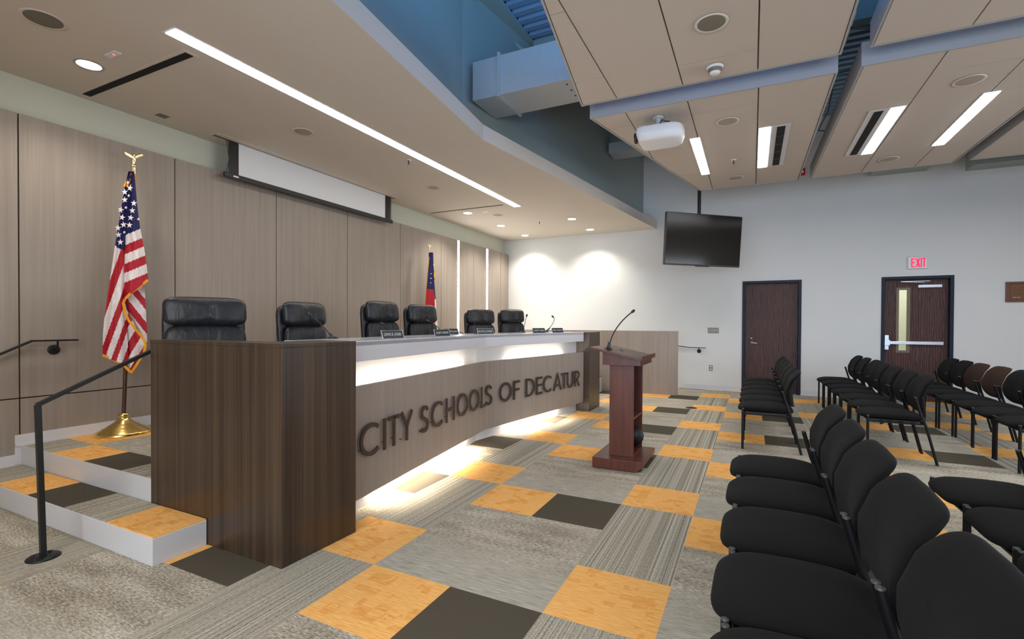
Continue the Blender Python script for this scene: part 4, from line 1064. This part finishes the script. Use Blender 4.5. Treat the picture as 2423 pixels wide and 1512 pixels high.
RT = Vector((0.4311, 0.9023, 0)); NR = Vector((0.9023, -0.4311, 0))
def fp_(cx, cy, dx=0.0):
    """pattern coordinates of the hanging cloth (cx across, cy down, about 2 mm per unit) -> point on the cloth, dx = offset toward the room"""
    b_ = (1, cx, cy, dx, dx*cx, dx*cy, cx*cy/1000, cx*cx/1000)
    KA = (-0.20161293, 0.00131183969, -5.84304e-06, 0.0454866680, -0.000247962, 9.1664e-07, 4.10949e-06, 0.000275993)
    KB = (2.58265590, 0.00032089820, -0.00174284808, -0.282882367, -1.85030e-05, 0.000318084, -0.000353662, 2.0571e-05)
    return FB+RT*sum(p*q for p, q in zip(b_, KA))+NR*(0.03+dx)+Vector((0, 0, sum(p*q for p, q in zip(b_, KB))))
def interp(tab, y):
    if y <= tab[0][0]: return tab[0][1]
    for (ya, xa), (yb, xb) in zip(tab[:-1], tab[1:]):
        if y <= yb: return xa+(xb-xa)*(y-ya)/(yb-ya)
    return tab[-1][1]
LE = [(140, 178), (220, 160), (360, 136), (520, 110), (720, 80), (870, 58), (960, 50), (1075, 47)]
ME = [(140, 196), (300, 182), (450, 165), (600, 158), (800, 158), (900, 170), (1000, 176), (1120, 178)]
RE = [(140, 208), (160, 210), (300, 222), (420, 237), (550, 262), (690, 280)]
def col_left(cx, cy):
    # canton
    if cy < 515+0.48*(cx-110) : return 2
    q = cy+2.75*(cx-158)
    bounds = [560, 640, 735, 835, 905, 985, 1060, 1150]; c0 = 1
    if q < 488: return 1
    for k, b_ in enumerate([600, 720, 812, 905, 985, 1075, 1165]):
        if q < b_: return (0, 1)[k % 2]
    return 1
def col_right(cx, cy):
    if cy < 462-0.43*(cx-160): return 2
    q = cy+0.42*(cx-160)
    for k, b_ in enumerate([512, 558, 606, 652, 700]):
        if q < b_-0: return (1, 0)[k % 2]
    return 0
def col_back(cx, cy):      # right lower back layer, stripes fall to the right
    q = cy-1.25*(cx-160)
    for k, b_ in enumerate([600, 655, 705, 765, 820, 875, 940]):
        if q < b_: return (0, 1)[k % 2]
    return 1
def col_low(cx, cy):       # middle lower layer
    q = cy+1.6*(cx-170)
    for k, b_ in enumerate([870, 935, 1010, 1090, 1160]):
        if q < b_: return (1, 0)[k % 2]
    return 0
def sheet(mb, L, Rr, y0, y1, colf, nx, ny, depth, thick=0.004, bot=None):
    """grid between the left and right edge tables; depth(u,y)-> dx"""
    def P(i, j):
        u_ = i/nx
        ye = bot(u_) if bot else y1
        y = y0+(ye-y0)*j/ny; x = interp(L, y)+(interp(Rr, y)-interp(L, y))*u_
        return x, y, u_
    for back in (0, 1):
        base = len(mb.v); vs = []
        for j in range(ny+1):
            for i in range(nx+1):
                x, y, u_ = P(i, j); vs.append(fp_(x, y, depth(u_, y)-back*thick))
        fs = []; mi = []
        for j in range(ny):
            for i in range(nx):
                x, y, _ = P(i+0.5, j+0.5); a = j*(nx+1)+i
                fs.append((a, a+1, a+nx+2, a+nx+1)); mi.append(colf(x, y))
        for f, m_ in zip(fs, mi): mb.f.append(tuple(q+base for q in f)); mb.mi.append(m_); mb.sm.append(True)
        mb.v += [tuple(v_) for v_ in vs]
cl = MB()
fold = lambda u_, y: 0.02*math.sin(u_*PI)+0.012*math.sin(u_*9+y*0.006)
sheet(cl, LE, ME, 140, 1100, col_left, 44, 150, lambda u_, y: 0.02+0.05*math.sin(u_*PI*0.9)*(min(1, y/700))+0.008*math.sin(u_*14+y*0.004), bot=lambda u_: 1072+48*u_)
sheet(cl, ME, RE, 140, 780, col_right, 40, 120, lambda u_, y: 0.035+0.05*math.sin(u_*PI)*(min(1, y/500))+0.006*math.sin(u_*11-y*0.01), bot=lambda u_: 782-98*u_)
RB = [(680, 252), (760, 262), (860, 268), (1000, 274)]
MB2 = [(690, 175), (800, 160), (900, 205), (960, 240), (1010, 268)]
sheet(cl, MB2, RB, 700, 1000, col_back, 22, 60, lambda u_, y: -0.03+0.01*math.sin(u_*6))
ML = [(800, 158), (900, 168), (1000, 174), (1100, 178), (1165, 186)]
MR = [(800, 160), (840, 172), (920, 214), (970, 245), (1015, 268), (1060, 250), (1165, 192)]
sheet(cl, ML, MR, 800, 1160, col_low, 26, 80, lambda u_, y: 0.005+0.025*math.sin(u_*PI*1.2))
cl.build('flag_cloth', ['flag_red', 'flag_white', 'flag_blue'], fl)
stp = MB()
SL = [(186, 224), (160, 244), (160, 283), (206, 300), (198, 337), (140, 333), (147, 371), (190, 373), (154, 408), (184, 410), (126, 424), (129, 459), (138, 496), (176, 196), (180, 262), (229, 380), (166, 322), (158, 446)]
for k, (x, y) in enumerate(SL):
    small = k >= 13
    star(stp, lambda a, b_: fp_(a, b_, 0.095), x, y, 9 if small else 17, 0, rot=random.uniform(-0.3, 0.3))
st_o = stp.build('canton_stars', 'flag_white', fl)
fr = MB()
def fringe(pts, dx, w_=13):
    """ribbon of yellow fringe along the polyline, given in crop coordinates"""
    P = [Vector(p_) for p_ in pts]; Q = []
    for a, b_ in zip(P[:-1], P[1:]):
        n_ = max(1, int((b_-a).length/8))
        for k in range(n_): Q.append(a+(b_-a)*k/n_)
    Q.append(P[-1])
    vs = []; n_ = len(Q)
    for i, q in enumerate(Q):
        t_ = (Q[min(i+1, n_-1)]-Q[max(i-1, 0)]).normalized(); m_ = Vector((-t_.y, t_.x))
        h_ = w_*(0.9+0.2*random.random())
        for o_ in (-0.15, 0.85):
            for e_ in (0.0, 0.012): vs.append(fp_(q.x+m_.x*h_*o_, q.y+m_.y*h_*o_, dx-e_))
    fs = []
    for i in range(n_-1):
        a = i*4; b_ = a+4; fs += [(a, b_, b_+2, a+2), (a+1, a+3, b_+3, b_+1), (a, a+1, b_+1, b_), (a+2, b_+2, b_+3, a+3)]
    fr.add(vs, fs, 0)
fringe([(280, 690), (240, 722), (200, 750), (165, 785)], 0.075)
fringe([(165, 785), (157, 805), (165, 850), (185, 890), (215, 930), (245, 962), (262, 990), (270, 1015), (262, 1050)], 0.06, 13)
fringe([(262, 1050), (240, 1090), (215, 1130), (194, 1160)], 0.04)
fringe([(196, 1158), (178, 1148), (160, 1128), (140, 1112), (95, 1090), (47, 1070)], 0.06)
fr.build('fringe', 'flag_fringe', fl)

# second flag
f2 = thing('state_flag', 'furled blue, red and white state flag on a pole behind the dais', 'flag', (-3.30, 5.03, 0.307))
GB = Vector((-3.30, 5.03, 0.307))
MB().lathe([(0.16, 0.0), (0.16, 0.014), (0.12, 0.03), (0.06, 0.07), (0.03, 0.12), (0.028, 0.15), (0, 0.15)], GB, 36).build('base', 'brass', f2)
MB().tube([GB+Vector((0, 0, 0.14)), GB+Vector((0, 0, 2.29))], 0.014, 12).build('pole', 'pole_wood', f2)
mb = MB().tube([GB+Vector((0, 0, 2.27)), GB+Vector((0, 0, 2.35))], 0.016, 12)
mb.tube([GB+Vector((0, 0, 2.35)), GB+Vector((0, 0, 2.39)), GB+Vector((0, 0.0, 2.42))], [0.012, 0.022, 0.006], 10)
for s_ in (-1, 1): mb.pad(rrect(0.028, 0.014, 0.8), 0.005, 4, 16, power=2, deform=lambda p, s_=s_: GB+Vector((p[2], s_*0.028+p[0], 2.39+p[1]+abs(p[0])*0.3)))
mb.build('eagle_finial', 'gold_satin', f2)
def f2_(u_, z, dx=0):       # u in -1..1 across the visible width
    k = (2.56-z)/(2.56-1.62); wv = 0.035+0.125*max(0, k)**0.9
    fold_ = 0.05*math.cos(u_*PI*0.5)+0.015*math.sin(u_*7)*min(1, k)
    return GB+Vector((0.03+fold_+dx, (u_*wv)+0.02*k*0, z-0.307))
mb = MB(); nx, ny = 36, 100
for back in (0, 1):
    base = len(mb.v)
    for j in range(ny+1):
        for i in range(nx+1): mb.v.append(tuple(f2_(-1+2*i/nx, 2.58-1.55*j/ny, -0.004*back)))
    for j in range(ny):
        for i in range(nx):
            u_ = -1+2*(i+0.5)/nx; z = 2.58-1.55*(j+0.5)/ny; a = base+j*(nx+1)+i
            zb = 1.93+(-0.08 if u_ > 0.1 else 0.0)-0.1*(u_ > 0.1)*u_
            m_ = 2 if z > zb else (0 if u_ < 0.38 else 1)
            mb.f.append((a, a+1, a+nx+2, a+nx+1)); mb.mi.append(m_); mb.sm.append(True)
mb.build('flag_cloth', ['flag_red', 'flag_white', 'flag_blue'], f2)
mb = MB()
ring = []
for k in range(25):
    a = 2*PI*k/24; ring.append(tuple(f2_(0.42+0.40*math.cos(a)*0.9, 2.19+0.085*math.sin(a), 0.012)))
mb.tube(ring, 0.007, 6)
mb.tube([tuple(f2_(0.25, 2.13, 0.014)), tuple(f2_(0.42, 2.22, 0.014)), tuple(f2_(0.62, 2.13, 0.014))], 0.006, 6)
mb.build('gold_emblem', 'flag_fringe', f2)
mb = MB()
for u_, z, r_ in ((0.15, 2.36, 0.03), (0.45, 1.97, 0.03), (-0.6, 2.2, 0.016), (-0.62, 2.12, 0.016), (0.5, 2.33, 0.016), (-0.62, 2.04, 0.014)):
    star(mb, lambda a, b_: f2_(a, b_, 0.016), u_, z, 0, 0)
    mb.v = mb.v[:-11]; mb.f = mb.f[:-10]; mb.mi = mb.mi[:-10]; mb.sm = mb.sm[:-10]
    kk = (2.56-z)/(2.56-1.62); wv = 0.035+0.125*max(0, kk)**0.9
    vs = [f2_(u_, z, 0.016)]
    for k in range(10):
        a = PI/2+k*PI/5; q = r_ if k % 2 == 0 else r_*0.4; vs.append(f2_(u_+q*math.cos(a)/wv, z+q*math.sin(a), 0.016))
    mb.add(vs, [(0, 1+k, 1+(k+1) % 10) for k in range(10)], 0)
mb.build('canton_stars', 'flag_white', f2)
mb = MB()
P = [tuple(f2_(-1.02, 2.5-1.45*k/20, 0.004)) for k in range(21)]
mb.tube(P, 0.006, 6)
mb.build('fringe', 'flag_fringe', f2)

# ------------------------------------------------------------------ lights
def area(name, loc, rot, sx, sy, power, col):
    L = bpy.data.lights.new(name, 'AREA'); L.shape = 'RECTANGLE'; L.size = sx; L.size_y = sy; L.energy = power; L.color = col
    o = bpy.data.objects.new(name, L); COL.objects.link(o); o.location = loc; o.rotation_euler = rot; return o
WARM = (1.0, 0.93, 0.84); COOL = (0.86, 0.92, 1.0); BLUE = (0.14, 0.50, 1.0)
# added fill lamps standing in for unseen ceiling fixtures behind and beside the viewer
area('room_fill', (0.6, -3.4, 3.3), (0, 0, 0), 3.0, 1.6, 100, WARM)
area('room_fill', (5.5, -1.5, 3.3), (0, 0, 0), 2.5, 2.5, 35, WARM)
area('room_fill', (6.5, 4.5, 3.4), (0, 0, 0), 1.0, 4.0, 22, COOL)
# cool fill lamps added out of view before the right and near walls
a = area('cool_fill', (8.4, 2.5, 1.6), (0, math.radians(90), 0), 1.6, 5.0, 55, COOL); a.data.spread = math.radians(120)
a = area('cool_fill', (2.6, -4.4, 1.5), (math.radians(90), 0, 0), 6.0, 1.6, 95, (0.62, 0.78, 1.0)); a.data.spread = math.radians(110)
# unseen blue fill lamps added above the floating panels to tint the roof
area('blue_fill', (1.6, 1.0, 3.8), (math.radians(180), 0, 0), 1.2, 2.6, 95, BLUE)
area('blue_fill', (3.5, 1.0, 3.8), (math.radians(180), 0, 0), 1.2, 2.6, 22, BLUE)
area('corridor_light', (4.2, 9.7, 2.65), (0, 0, 0), 2.0, 0.8, 24, (1, 1, 0.93))
wd = bpy.data.worlds.new('world'); sc.world = wd; wd.use_nodes = True
wd.node_tree.nodes['Background'].inputs[0].default_value = (0.5, 0.6, 0.8, 1); wd.node_tree.nodes['Background'].inputs[1].default_value = 0.05

# ------------------------------------------------------------------ view settings
sc.view_settings.view_transform = 'Standard'; sc.view_settings.look = 'None'
sc.view_settings.exposure = 0.5; sc.view_settings.gamma = 1.0; sc.view_settings.use_curve_mapping = False
sc.cycles.use_denoising = True; sc.cycles.use_adaptive_sampling = True; sc.cycles.adaptive_threshold = 0.04
sc.cycles.max_bounces = 7; sc.cycles.diffuse_bounces = 4; sc.cycles.glossy_bounces = 3; sc.cycles.transmission_bounces = 4
sc.cycles.sample_clamp_indirect = 4.0
